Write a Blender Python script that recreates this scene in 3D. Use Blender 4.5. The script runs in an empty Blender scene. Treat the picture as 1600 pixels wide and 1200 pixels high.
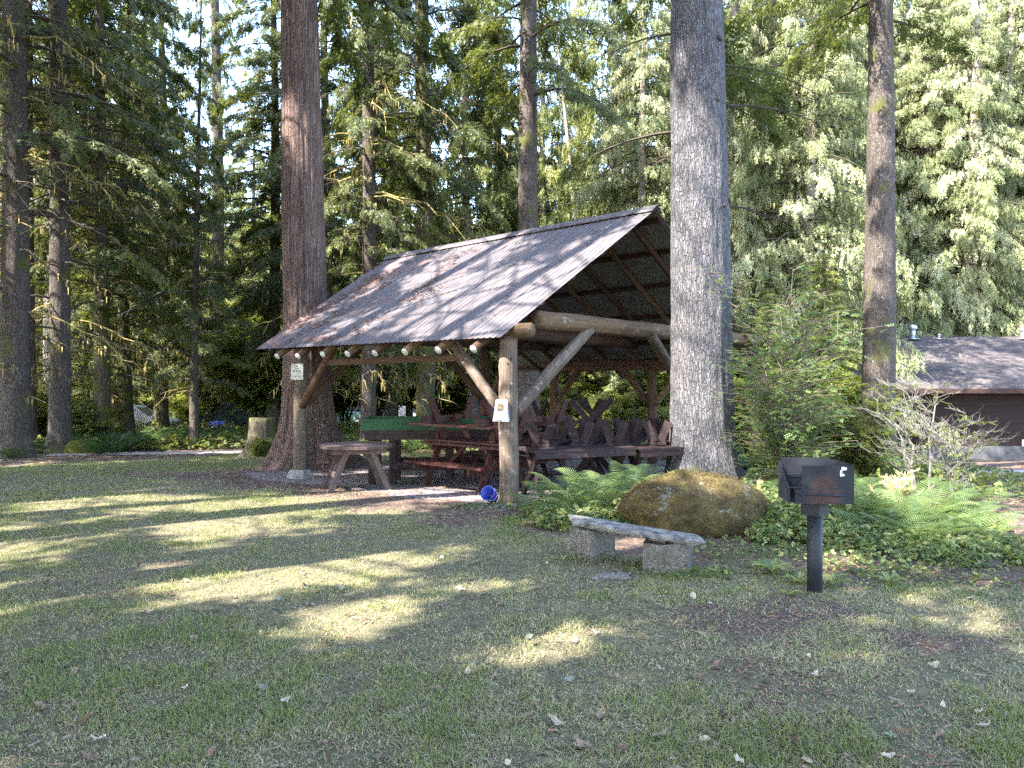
import bpy, math, random
import numpy as np
from math import radians as R, sin, cos, pi, sqrt
SC = bpy.context.scene
COL = SC.collection
rng = np.random.default_rng(7)
random.seed(7)
CAMH = 1.75
F, CX, CY = 1200.0, 800.0, 590.0
def at(px, Y, py=None):
    """world point seen at photo pixel px,py at depth Y"""
    x = (px-CX)/F*Y
    if py is None: return np.array([x, Y, gh(x, Y)])
    return np.array([x, Y, CAMH-(py-CY)/F*Y])
def sst(a, b, x):
    t = np.clip((np.asarray(x, float)-a)/(b-a), 0, 1); return t*t*(3-2*t)
# ------------------------------------------------------------ numpy noise
_lat = np.random.default_rng(3).random((256, 256))
def vn(x, y):
    x = np.asarray(x, float); y = np.asarray(y, float)
    xi = np.floor(x).astype(int); yi = np.floor(y).astype(int)
    fx = x-xi; fy = y-yi; fx = fx*fx*(3-2*fx); fy = fy*fy*(3-2*fy)
    a = _lat[xi % 256, yi % 256]; b = _lat[(xi+1) % 256, yi % 256]
    c = _lat[xi % 256, (yi+1) % 256]; d = _lat[(xi+1) % 256, (yi+1) % 256]
    return a*(1-fx)*(1-fy)+b*fx*(1-fy)+c*(1-fx)*fy+d*fx*fy
def fbm(x, y, o=4):
    s = 0; a = .5; n = 0
    for i in range(o):
        s = s+a*vn(x*2**i+17.3*i, y*2**i+5.1*i); n += a; a *= .5
    return s/n
def gh(x, y):
    x = np.asarray(x, float); y = np.asarray(y, float)
    z = -0.04*np.clip(y-11, 0, 55)
    z = z+0.30*np.clip(y-82, 0, 200)
    z = z-.42*sst(7, 13, x)*sst(13, 21, y)*(1-sst(40, 60, y))
    z = z+.035*(fbm(x*.5+40, y*.5+9, 2)-.5)
    z = z+.012*(vn(x*2.3+4, y*2.3)-.5)
    return z
def gz(x, y): return float(gh(x, y))
# ------------------------------------------------------------ mesh building
class MB:
    def __init__(s): s.v = []; s.f4 = []; s.f3 = []; s.m4 = []; s.m3 = []; s.t = []; s.n = 0; s.ng = []; s.g = []
    def add(s, v, f, m=0, tint=None, g=None):
        v = np.asarray(v, float).reshape(-1, 3); f = np.asarray(f, int)
        if len(v) == 0 or len(f) == 0: return s
        if f.shape[1] == 4: s.f4.append(f+s.n); s.m4.append(np.full(len(f), m))
        else: s.f3.append(f+s.n); s.m3.append(np.full(len(f), m))
        if tint is None: tint = np.full(len(v), .5)
        s.t.append(np.broadcast_to(np.asarray(tint, float), (len(v),)))
        s.g.append(v if g is None else np.asarray(g, float).reshape(-1, 3)); s.v.append(v); s.n += len(v); return s
    def poly(s, v, loop, m=0):
        v = np.asarray(v, float).reshape(-1, 3); s.v.append(v); s.g.append(v); s.t.append(np.full(len(v), .5))
        s.ng.append((np.array(loop)+s.n, m)); s.n += len(v); return s
    def box(s, a, b, w, h, up=(0, 0, 1), m=0, ext=0):
        """beam from a to b; w across, h along up"""
        a = np.array(a, float); b = np.array(b, float); d = b-a; L = np.linalg.norm(d); d /= L
        a = a-d*ext; b = b+d*ext
        up = np.array(up, float); side = np.cross(d, up); side /= np.linalg.norm(side); up = np.cross(side, d)
        c = min(w, h)*.06
        vs = []
        for e, (p, q) in enumerate(((a, 1), (b, -1))):
            for ring in (0, 1):
                o = p + (d*q*c if ring else 0*d); k = 0 if ring else c
                for sx, sy in ((-1, -1), (1, -1), (1, 1), (-1, 1)):
                    vs.append(o+side*sx*(w/2-k)+up*sy*(h/2-k))
        f = [(3, 2, 1, 0), (8, 9, 10, 11)]
        def ring(i, j, fl):
            for q in range(4):
                r = (q+1) % 4; t = (i+q, i+r, j+r, j+q); f.append(t if fl else t[::-1])
        ring(0, 4, True); ring(4, 12, True); ring(12, 8, True)
        vs = np.array(vs); rel = vs-a; off = random.random()*9
        return s.add(vs, f, m, g=np.stack([rel@side+off, rel@up, rel@d+off], 1))
    def tube(s, pts, rad, sides=8, m=0, cap=True, tint=None, noise=0, seed=0, squash=None):
        pts = np.asarray(pts, float); n = len(pts); rad = np.broadcast_to(np.asarray(rad, float), (n,))
        T = np.gradient(pts, axis=0); T /= (np.linalg.norm(T, axis=1, keepdims=True)+1e-9)
        h = np.array([0, 0, 1.]) if abs(T[0][2]) < .9 else np.array([1., 0, 0])
        B = np.cross(T, h); B /= (np.linalg.norm(B, axis=1, keepdims=True)+1e-9); N = np.cross(B, T)
        an = np.arange(sides)*2*pi/sides
        rr = rad[:, None]*np.ones(sides)
        if noise:
            k = np.arange(n)
            rr = rr*(1+noise*(vn(an[None, :]*2+seed*7.7, k[:, None]*.7+seed*3.1)*2-1)*np.minimum(1, 1))
        V = pts[:, None]+B[:, None]*(np.cos(an)[None, :, None]*rr[..., None])+N[:, None]*(np.sin(an)[None, :, None]*rr[..., None])
        i = np.arange(n-1)[:, None]*sides; j = np.arange(sides)[None]
        j2 = (j+1) % sides
        f = np.stack([i+j2, i+j, i+sides+j, i+sides+j2], -1).reshape(-1, 4)
        cl = np.concatenate([[0], np.cumsum(np.linalg.norm(np.diff(pts, axis=0), axis=1))])+seed*1.37
        G = np.stack([np.cos(an)[None]*rr, np.sin(an)[None]*rr, cl[:, None]+0*rr], -1)
        s.add(V.reshape(-1, 3), f, m, tint, g=G)
        if cap:
            base = s.n-n*sides
            s.ng.append((base+np.arange(sides), m)); s.ng.append((base+(n-1)*sides+np.arange(sides)[::-1], m))
        return s
    def build(s, name, mats, parent=None, smooth=False, tintattr=False):
        me = bpy.data.meshes.new(name)
        V = np.concatenate(s.v) if s.v else np.zeros((0, 3))
        f4 = np.concatenate(s.f4) if s.f4 else np.zeros((0, 4), int)
        f3 = np.concatenate(s.f3) if s.f3 else np.zeros((0, 3), int)
        m = np.concatenate([np.concatenate(x) if x else np.zeros(0, int) for x in (s.m4, s.m3)]+[np.array([q[1] for q in s.ng], int)])
        loops = np.concatenate([f4.ravel(), f3.ravel()]+[q[0] for q in s.ng]).astype(np.int32)
        tot = np.concatenate([np.full(len(f4), 4), np.full(len(f3), 3), np.array([len(q[0]) for q in s.ng], int)]).astype(np.int32)
        st = np.concatenate([[0], np.cumsum(tot)[:-1]]).astype(np.int32)
        me.vertices.add(len(V)); me.vertices.foreach_set('co', V.astype(np.float32).ravel())
        me.loops.add(len(loops)); me.loops.foreach_set('vertex_index', loops)
        me.polygons.add(len(tot)); me.polygons.foreach_set('loop_start', st); me.polygons.foreach_set('loop_total', tot)
        me.polygons.foreach_set('material_index', m.astype(np.int32))
        me.polygons.foreach_set('use_smooth', np.full(len(tot), bool(smooth)))
        if not isinstance(mats, (list, tuple)): mats = [mats]
        for q in mats: me.materials.append(q)
        if tintattr:
            at_ = me.attributes.new('tint', 'FLOAT', 'POINT'); at_.data.foreach_set('value', np.concatenate(s.t).astype(np.float32))
        else:
            at_ = me.attributes.new('gco', 'FLOAT_VECTOR', 'POINT'); at_.data.foreach_set('vector', np.concatenate(s.g).astype(np.float32).ravel())
        me.update(calc_edges=True)
        if parent == 'mesh': return me
        o = bpy.data.objects.new(name, me); COL.objects.link(o)
        if parent is not None: o.parent = parent
        return o
def tag(o, label, cat, group=None, kind=None):
    o['label'] = label; o['category'] = cat
    if group: o['group'] = group
    if kind: o['kind'] = kind
    return o
def thing(name, label, cat, loc=(0, 0, 0), rz=0, group=None):
    o = bpy.data.objects.new(name, None); COL.objects.link(o); o.empty_display_size = .2
    o.location = tuple(float(q) for q in loc); o.rotation_euler = (0, 0, rz)
    return tag(o, label, cat, group)
def inst(name, me, parent=None):
    o = bpy.data.objects.new(name, me); COL.objects.link(o)
    if parent is not None: o.parent = parent
    return o
def copy_tree(root, loc, rz=0, label=None, scale=None):
    r = root.copy(); COL.objects.link(r); r.location = tuple(float(q) for q in loc); r.rotation_euler = (r.rotation_euler[0], r.rotation_euler[1], rz)
    if label: r['label'] = label
    if scale: r.scale = (scale,)*3
    for ch in root.children:
        c = ch.copy(); COL.objects.link(c); c.parent = r
        for g in ch.children:
            d = g.copy(); COL.objects.link(d); d.parent = c
    return r
# ------------------------------------------------------------ materials
def mat(name): 
    m = bpy.data.materials.new(name); m.use_nodes = True; nt = m.node_tree; nt.nodes.clear()
    return m, nt, nt.nodes, nt.links
def N(nt, t, **kw):
    n = nt.nodes.new(t)
    for k, v in kw.items():
        if k in n.inputs: n.inputs[k].default_value = v
        else: setattr(n, k, v)
    return n
def ramp(nt, fac, stops, interp='LINEAR'):
    r = nt.nodes.new('ShaderNodeValToRGB'); nt.links.new(fac, r.inputs[0]); cr = r.color_ramp; cr.interpolation = interp
    while len(cr.elements) < len(stops): cr.elements.new(.5)
    for e, (p, c) in zip(cr.elements, stops): e.position = p; e.color = (*c, 1) if len(c) == 3 else c
    return r.outputs[0]
def coords(nt, scale=(1, 1, 1), world=False, grain=False):
    if grain:
        g = nt.nodes.new('ShaderNodeAttribute'); g.attribute_name = 'gco'; out = g.outputs['Vector']
    elif world:
        g = nt.nodes.new('ShaderNodeNewGeometry'); out = g.outputs['Position']
    else:
        g = nt.nodes.new('ShaderNodeTexCoord'); out = g.outputs['Object']
    mp = nt.nodes.new('ShaderNodeMapping'); mp.inputs['Scale'].default_value = scale; nt.links.new(out, mp.inputs[0])
    return mp.outputs[0]
def noise(nt, vec, scale, detail=6, rough=.6, dist=0):
    n = N(nt, 'ShaderNodeTexNoise', Scale=scale, Detail=detail, Roughness=rough, Distortion=dist); nt.links.new(vec, n.inputs['Vector']); return n.outputs['Fac']
def mixc(nt, fac, a, b, mode='MIX'):
    m = nt.nodes.new('ShaderNodeMix'); m.data_type = 'RGBA'; m.blend_type = mode
    for k, v in ((0, fac), (6, a), (7, b)):
        if isinstance(v, (int, float)): m.inputs[k].default_value = v
        elif isinstance(v, tuple): m.inputs[k].default_value = (*v, 1)
        else: nt.links.new(v, m.inputs[k])
    return m.outputs[2]
def mth(nt, op, a, b=None, clamp=False):
    m = nt.nodes.new('ShaderNodeMath'); m.operation = op; m.use_clamp = clamp
    for k, v in ((0, a), (1, b)):
        if v is None: continue
        if isinstance(v, (int, float)): m.inputs[k].default_value = v
        else: nt.links.new(v, m.inputs[k])
    return m.outputs[0]
def finish(m, nt, col, rough=.8, bump=None, bstr=.4, bdist=.02, metallic=0, spec=.3, transl=0, tcol=None):
    p = nt.nodes.new('ShaderNodeBsdfPrincipled'); o = nt.nodes.new('ShaderNodeOutputMaterial')
    if isinstance(col, tuple): p.inputs['Base Color'].default_value = (*col, 1)
    else: nt.links.new(col, p.inputs['Base Color'])
    if isinstance(rough, (int, float)): p.inputs['Roughness'].default_value = rough
    else: nt.links.new(rough, p.inputs['Roughness'])
    p.inputs['Metallic'].default_value = metallic; p.inputs['Specular IOR Level'].default_value = spec
    if bump is not None:
        b = N(nt, 'ShaderNodeBump', Strength=bstr, Distance=bdist); nt.links.new(bump, b.inputs['Height']); nt.links.new(b.outputs[0], p.inputs['Normal'])
    out = p.outputs[0]
    if transl:
        t = nt.nodes.new('ShaderNodeBsdfTranslucent'); x = nt.nodes.new('ShaderNodeMixShader'); x.inputs[0].default_value = transl
        c = tcol if tcol is not None else col
        if isinstance(c, tuple): t.inputs[0].default_value = (*c, 1)
        else: nt.links.new(c, t.inputs[0])
        nt.links.new(out, x.inputs[1]); nt.links.new(t.outputs[0], x.inputs[2]); out = x.outputs[0]
    nt.links.new(out, o.inputs[0]); return m
def m_bark(name, dark, mid, light, sc=1.0, zs=.12, bd=.03, moss=0.0, flake=0, world_z=False):
    m, nt, ns, ls = mat(name)
    v = coords(nt, (1, 1, zs), grain=True); n1 = noise(nt, v, 22*sc, 8, .62, .6); v2 = coords(nt, grain=True); n2 = noise(nt, v2, 3.2, 5, .6)
    vo = N(nt, 'ShaderNodeTexVoronoi', Scale=26*sc, feature='DISTANCE_TO_EDGE'); nv = coords(nt, (1, 1, zs*1.6), grain=True)
    nn = nt.nodes.new('ShaderNodeMixRGB'); nn.blend_type = 'ADD'; nn.inputs[0].default_value = .06; ls.new(nv, nn.inputs[1]); tn = N(nt, 'ShaderNodeTexNoise', Scale=9.); ls.new(v2, tn.inputs['Vector']); ls.new(tn.outputs['Color'], nn.inputs[2]); ls.new(nn.outputs[0], vo.inputs['Vector'])
    crack = ramp(nt, vo.outputs['Distance'], [(0, (.45, .45, .45)), (.12, (1, 1, 1))])
    h = mth(nt, 'MULTIPLY', n1, crack)
    c = ramp(nt, h, [(.12, dark), (.42, mid), (.7, light)])
    c = mixc(nt, ramp(nt, n2, [(.35, (0, 0, 0)), (.7, (.55, .55, .55))]), c, tuple(q*.55 for q in mid))
    if flake:
        f = noise(nt, coords(nt, (1, 1, .55), grain=True), 38, 3, .5); f2 = noise(nt, v2, 5, 3)
        ff = mth(nt, 'MULTIPLY', ramp(nt, f, [(.62, (0, 0, 0)), (.68, (1, 1, 1))]), ramp(nt, f2, [(.42, (0, 0, 0)), (.62, (1, 1, 1))]))
        c = mixc(nt, mth(nt, 'MULTIPLY', ff, flake), c, (.52, .5, .46))
    if moss:
        gm = nt.nodes.new('ShaderNodeTexNoise'); gm.inputs['Scale'].default_value = 1.7; gm.inputs['Detail'].default_value = 7; ls.new(v2, gm.inputs['Vector'])
        c = mixc(nt, ramp(nt, gm.outputs[0], [(.62-moss*.25, (0, 0, 0)), (.74-moss*.2, (.9, .9, .9))]), c, (.075, .08, .02))
    return finish(m, nt, c, .9, h, 1.0, bd, spec=.15)
def m_leaf(name, a, b, c, transl=.35, rough=.5, spec=.35, yellow=None):
    """a..b..c by random/tint"""
    m, nt, ns, ls = mat(name)
    at_ = N(nt, 'ShaderNodeAttribute', attribute_name='tint')
    n = noise(nt, coords(nt, world=True), .55, 3)
    n = ramp(nt, n, [(.3, (0, 0, 0)), (.7, (1, 1, 1))])
    f = mth(nt, 'ADD', mth(nt, 'MULTIPLY', at_.outputs['Fac'], .7), mth(nt, 'MULTIPLY', n, .3))
    col = ramp(nt, f, [(.1, a), (.5, b), (.9, c)])
    tc = mixc(nt, .5, col, yellow or (c[0]*1.5, c[1]*1.5, c[2]*.6))
    return finish(m, nt, col, rough, spec=spec, transl=transl, tcol=tc)
def m_simple(name, col, rough=.6, metallic=0, spec=.4, var=.25, ns_=8, bd=.004, bs=.3):
    m, nt, ns, ls = mat(name)
    n = noise(nt, coords(nt), ns_, 6)
    c = ramp(nt, n, [(.3, tuple(q*(1-var) for q in col)), (.7, tuple(min(1, q*(1+var)) for q in col))])
    return finish(m, nt, c, rough, n, bs, bd, metallic, spec)
def m_wood(name, dark, light, zs=(1, 1, .08), sc=30, rough=.8, worn=None, bd=.006):
    m, nt, ns, ls = mat(name)
    n = noise(nt, coords(nt, zs, grain=True), sc, 7, .65, .8); n2 = noise(nt, coords(nt, grain=True), 2.5, 4)
    c = ramp(nt, n, [(.3, dark), (.68, light)])
    c = mixc(nt, ramp(nt, n2, [(.35, (0, 0, 0)), (.7, (.6, .6, .6))]), c, tuple(q*.6 for q in dark))
    if worn:
        n3 = noise(nt, coords(nt, grain=True), 11, 6, .7); c = mixc(nt, ramp(nt, n3, [(.58, (0, 0, 0)), (.7, (.8, .8, .8))]), c, worn)
    return finish(m, nt, c, rough, n, .6, bd, spec=.25)
# ------------------------------------------------------------ sun
SAZ = (-.84, -.54); SEL = R(47)
Ld = np.array([SAZ[0]*cos(SEL), SAZ[1]*cos(SEL), sin(SEL)]); Ld /= np.linalg.norm(Ld)
# ------------------------------------------------------------ material set
M = {}
M['bark_grey'] = m_bark('bark_grey', (.032, .03, .036), (.11, .105, .115), (.21, .20, .21), 1.1, .14, .06, 0, .6)
M['bark_cedar'] = m_bark('bark_cedar', (.03, .02, .017), (.125, .083, .07), (.25, .175, .155), .8, .035, .05, 0, .25)
M['bark_dark'] = m_bark('bark_dark', (.02, .016, .014), (.075, .06, .052), (.16, .135, .12), .9, .2, .03, .25, .5)
M['bark_moss'] = m_bark('bark_moss', (.025, .02, .014), (.085, .07, .05), (.17, .15, .12), .9, .2, .03, .8, .3)
M['bark_pale'] = m_bark('bark_pale', (.10, .08, .07), (.27, .23, .20), (.42, .38, .34), .8, .12, .03, .2, .2)
M['log'] = m_wood('log', (.06, .036, .02), (.20, .13, .075), (1, 1, .05), 26, .85, (.40, .35, .29))
M['log_grey'] = m_wood('log_grey', (.055, .037, .027), (.20, .155, .122), (1, 1, .025), 38, .9, (.33, .28, .24), .02)
M['log_brown'] = m_wood('log_brown', (.04, .02, .012), (.12, .065, .04), (1, 1, .06), 26)
M['log_end'] = m_simple('log_end', (.50, .50, .49), .7, var=.2, ns_=25)
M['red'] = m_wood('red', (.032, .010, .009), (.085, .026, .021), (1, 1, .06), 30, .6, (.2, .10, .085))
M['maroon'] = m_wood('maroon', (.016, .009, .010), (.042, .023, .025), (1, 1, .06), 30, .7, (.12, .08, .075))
M['weathered'] = m_wood('weathered', (.06, .038, .033), (.16, .11, .10), (1, 1, .06), 30, .8, (.27, .21, .19))
M['green'] = m_wood('green', (.012, .045, .018), (.022, .08, .032), (1, 1, .1), 20, .6)
M['leaf_dark'] = m_leaf('leaf_dark', (.032, .046, .016), (.07, .09, .027), (.13, .145, .042), .42)
M['leaf_mid'] = m_leaf('leaf_mid', (.045, .062, .02), (.105, .13, .036), (.21, .22, .065), .46)
M['leaf_bright'] = m_leaf('leaf_bright', (.08, .105, .045), (.21, .23, .11), (.38, .385, .25), .35)
M['leaf_maple'] = m_leaf('leaf_maple', (.055, .085, .018), (.14, .18, .035), (.32, .32, .08), .5, yellow=(.35, .36, .05))
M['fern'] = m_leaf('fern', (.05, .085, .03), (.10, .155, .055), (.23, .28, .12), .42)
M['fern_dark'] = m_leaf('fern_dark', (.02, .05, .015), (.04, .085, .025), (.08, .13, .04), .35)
M['cover'] = m_leaf('cover', (.04, .07, .022), (.11, .16, .05), (.33, .32, .12), .4)
M['twig'] = m_simple('twig', (.13, .10, .08), .9, ns_=6)
M['twig_pale'] = m_simple('twig_pale', (.11, .10, .09), .9, ns_=6)
M['moss'] = m_simple('moss', (.10, .10, .025), 1, ns_=20, var=.5, bs=.8, bd=.02, spec=.05)
# ------------------------------------------------------------ foliage kit
def spray_proto(n=9, ang=52, droop=.18, w=.05, maxl=.42):
    """flat pinnate spray, rachis along +x length 1, leaflets are kites"""
    V = []; Fc = []
    for i in range(n):
        t = .08+.9*i/n; L = maxl*(1-.75*t)*(1 if i else .8)+.05
        for sg in (-1, 1):
            a = R(ang-18*t)*sg; d = np.array([cos(a), sin(a), 0]); p = np.array([-sin(a), cos(a), 0])
            o = np.array([t, 0, -droop*t*t]); k = len(V)
            V += [o, o+d*L*.5+p*w+[0, 0, -.02], o+d*L+[0, 0, -.10*L-.02], o+d*L*.5-p*w+[0, 0, .01]]
            Fc.append((k, k+1, k+2, k+3))
    k = len(V); V += [[0, -w*.25, 0], [1.02, 0, -droop*1.05], [1.02, 0.01, -droop*1.05], [0, w*.25, 0]]; Fc.append((k, k+1, k+2, k+3))
    return np.array(V, float), np.array(Fc)
def spray_tri(seed, n=5, ang=50, w=.06, maxl=.45, droop=.2):
    r = np.random.default_rng(seed); V = []; Fc = []
    for i in range(n):
        for sg in (-1, 1):
            t = .05+.9*(i+r.random()*.7)/n; L = maxl*(1-.6*t)*r.uniform(.6, 1.2)+.06; a = R(ang-14*t+r.normal(0, 12))*sg
            d = np.array([cos(a), sin(a), r.normal(-.12, .22)]); p = np.array([-sin(a), cos(a), r.normal(0, .5)])*w*r.uniform(.7, 1.3); o = np.array([t, 0, -droop*t*t]); k = len(V)
            V += [o-p*.5+d*L*.15, o+p+d*L*.45, o+d*L]; Fc.append((k, k+1, k+2))
    k = len(V); V += [[0, -w*.3, 0], [.55, w*.5, -droop*.3], [1.05, 0, -droop*1.1]]; Fc.append((k, k+1, k+2))
    return np.array(V, float), np.array(Fc)
def scatter3(mb, protos, O, A, U, S, T):
    k = rng.integers(0, len(protos), len(O))
    for i, p in enumerate(protos):
        q = k == i; scatter(mb, p, O[q], A[q], U[q], S[q], T[q])
def scatter(mb, proto, O, A, Up, S, tint, m=0, keep=None):
    """place proto at origins O with x-axis A, approx normal Up, scale S"""
    V, Fc = proto; O = np.asarray(O, float); A = np.asarray(A, float); Up = np.asarray(Up, float)
    A = A/(np.linalg.norm(A, axis=1, keepdims=True)+1e-9)
    B = np.cross(Up, A); B /= (np.linalg.norm(B, axis=1, keepdims=True)+1e-9); Nn = np.cross(A, B)
    S = np.broadcast_to(np.asarray(S, float), (len(O),))
    W = O[:, None]+S[:, None, None]*(V[None, :, 0:1]*A[:, None]+V[None, :, 1:2]*B[:, None]+V[None, :, 2:3]*Nn[:, None])
    if len(O) == 0: return
    f = (np.arange(len(O))*len(V))[:, None, None]+Fc[None]
    mb.add(W.reshape(-1, 3), f.reshape(-1, Fc.shape[1]), m, np.repeat(tint, len(V)))
SP = [spray_tri(i, 6, 52, .085, .45) for i in range(4)]
SPC = [spray_tri(10+i, 5, 30, .085, .5, .3) for i in range(4)]
SPL = [spray_tri(20+i, 4, 50, .16, .5) for i in range(3)]
def branch_pts(o, az, L, up, droop, n=7, r=None):
    t = np.linspace(0, 1, n); d = np.array([cos(az), sin(az)])
    wob = (rng.random(2)-.5)*.25*L
    x = o[0]+d[0]*L*t-d[1]*wob[0]*t*t; y = o[1]+d[1]*L*t+d[0]*wob[0]*t*t
    z = o[2]+L*(up*t-droop*t*t)
    return np.stack([x, y, z], 1)
def crown(seed, H, z0, Rm, nb, dens, size, droop=.5, up=.15, hang=.3, style='hemlock', tip=.12, az=None, mossy=0, keep=None, twigs=True, Rtop=.25, tints=(0, 1)):
    """returns (limb MB, foliage MB)"""
    global rng
    rng = np.random.default_rng(seed); limb = MB(); fol = MB()
    O = []; A = []; U = []; S = []; T = []
    for b in range(nb):
        q = (b+rng.random())/nb; z = z0+(H-z0)*q**.95
        prof = (1-q)**.75*(1-Rtop)+Rtop*(1-q); prof = min(1, prof*1.0+.0) * (.62+.38*min(1, q*6+.4))
        L = Rm*prof*rng.uniform(.65, 1.12)+.25
        a = b*2.399+rng.normal(0, .5) if az is None else rng.uniform(*az)
        p = branch_pts((0, 0, z), a, L, up*rng.uniform(.4, 1.6), droop*rng.uniform(.6, 1.3))
        rr = np.linspace(max(.012, .011*L+.008), .004, len(p))
        if twigs: limb.tube(p, rr, 4, 0, cap=False, seed=b)
        n = max(3, int(dens*L*1.6)); t = .1+.9*rng.random(n)**.8
        idx = t*(len(p)-1); i0 = np.minimum(idx.astype(int), len(p)-2); fr = (idx-i0)[:, None]
        pos = p[i0]*(1-fr)+p[i0+1]*fr; tan = p[i0+1]-p[i0]; tan /= np.linalg.norm(tan, axis=1, keepdims=True)
        lat = np.stack([-tan[:, 1], tan[:, 0], 0*t], 1)*np.where(rng.random(n) < .5, -1, 1)[:, None]
        side = rng.random(n)[:, None]*1.1
        if style == 'cedar':
            ax = tan*.35+lat*side*.6+np.array([0, 0, -1.0])*(hang+.5*rng.random((n, 1)))
            pos = pos+lat*side*(.28*L*(1-t)[:, None]+.1)+np.stack([0*t, 0*t, -.15*rng.random(n)*L], 1)
        else:
            ax = tan*.8+lat*side*1.1+np.array([0, 0, -1.0])*(hang*rng.random((n, 1)))
            pos = pos+lat*side*(.26*L*(1-t)[:, None])+rng.normal(0, .05, (n, 3))
        O.append(pos); A.append(ax); U.append(np.array([0, 0, 1.])+rng.normal(0, .35, (n, 3))+tan*.2)
        S.append(size*rng.uniform(.6, 1.25, n)); base = rng.uniform(*tints)
        T.append(np.clip(base+rng.normal(0, .12, n), 0, 1))
    O = np.concatenate(O); A = np.concatenate(A); U = np.concatenate(U); S = np.concatenate(S); T = np.concatenate(T)
    if keep is not None:
        An = A/np.linalg.norm(A, axis=1, keepdims=True)*S[:, None]; k = keep(O) & keep(O+An); O, A, U, S, T = O[k], A[k], U[k], S[k], T[k]
    scatter3(fol, SPC if style == 'cedar' else SP if style == 'hemlock' else SPL, O, A, U, S, T)
    return limb, fol
def dead_limbs(mb, seed, z0, z1, n, Lm, m=0, mossm=1, r0=.0, az=None, droop=.45):
    """bare drooping limbs with side twigs and moss sleeves"""
    rg = np.random.default_rng(seed)
    for b in range(n):
        z = rg.uniform(z0, z1); a = rg.uniform(0, 2*pi) if az is None else rg.uniform(*az); L = Lm*rg.uniform(.4, 1)
        nn = 8; t = np.linspace(0, 1, nn); w = rg.normal(0, .06*L, (nn, 3))*t[:, None]
        p = np.stack([cos(a)*(r0+L*t), sin(a)*(r0+L*t), z+L*(.05*t-droop*rg.uniform(.3, 1.3)*t*t)], 1)+w
        mb.tube(p, np.linspace(.012+.008*L, .005, nn), 5, m if rg.random() < .6 else mossm, cap=False, seed=b)
        for k in range(int(3+L*3)):
            i = rg.integers(1, nn-1); o = p[i]+(p[i+1]-p[i])*rg.random(); l = rg.uniform(.15, .5)*L*.5; a2 = a+rg.choice([-1, 1])*rg.uniform(.4, 1.1)
            q = np.stack([o, o+[cos(a2)*l*.5, sin(a2)*l*.5, -.1*l], o+[cos(a2)*l, sin(a2)*l, -rg.uniform(.2, .8)*l]])
            mb.tube(q, [.009, .006, .003], 3, m if rg.random() < .7 else mossm, cap=False)
        if rg.random() < .55:   # hanging moss tufts
            for k in range(int(10*L)):
                o = p[rg.integers(1, nn)]+rg.normal(0, .04, 3); l = rg.uniform(.06, .28); ww = rg.uniform(.01, .03); a2 = rg.uniform(0, pi)
                d = np.array([cos(a2), sin(a2), 0])*ww
                mb.add([o-d, o+d, o+d*.3+[0, 0, -l], o-d*.3+[0, 0, -l]], [(0, 1, 2, 3)], mossm)
def trunk(H, r0, r1, flare=1.5, fh=1.2, lobes=7, lobamp=.12, sides=32, rings=40, seed=1, lean=(0, 0), bend=.1, rough=.03, m=0, ridg=0):
    mb = MB(); t = np.linspace(0, 1, rings)**1.35; z = -.35+(H+.35)*t
    an = np.arange(sides)*2*pi/sides
    r = r0+(r1-r0)*np.clip(z/H, 0, 1)
    zz = np.clip(z, 0, None)
    fl = 1+(flare-1)*np.exp(-zz/fh*2.2)
    lob = np.zeros(sides); rg = np.random.default_rng(seed)
    for k in range(2, lobes+1): lob += rg.uniform(.3, 1)*np.cos(k*an+rg.uniform(0, 6.3))
    lob /= np.abs(lob).max()
    Rr = r[:, None]*fl[:, None]*(1+lobamp*lob[None]*(.22+1.6*(fl[:, None]-1)))
    Rr = Rr*(1+rough*(fbm(an[None]*r0*14+seed*3, z[:, None]*1.6, 3)*2-1)+ridg*(fbm(an[None]*9+seed, z[:, None]*.35, 2)*2-1))
    cx = lean[0]*z+bend*(np.sin(z*.21+seed)-sin(seed)); cy = lean[1]*z+bend*.6*(np.sin(z*.17+seed*2)-sin(seed*2))
    V = np.stack([cx[:, None]+Rr*np.cos(an), cy[:, None]+Rr*np.sin(an), z[:, None]+0*Rr], -1)
    i = np.arange(rings-1)[:, None]*sides; j = np.arange(sides)[None]; j2 = (j+1) % sides
    f = np.stack([i+j, i+j2, i+sides+j2, i+sides+j], -1).reshape(-1, 4)
    mb.add(V.reshape(-1, 3), f, m)
    mb.ng.append((mb.n-sides+np.arange(sides), m))
    return mb
SKY, SUN, EXPO, DEN = .15, 3.2, 3.55, False
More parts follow.
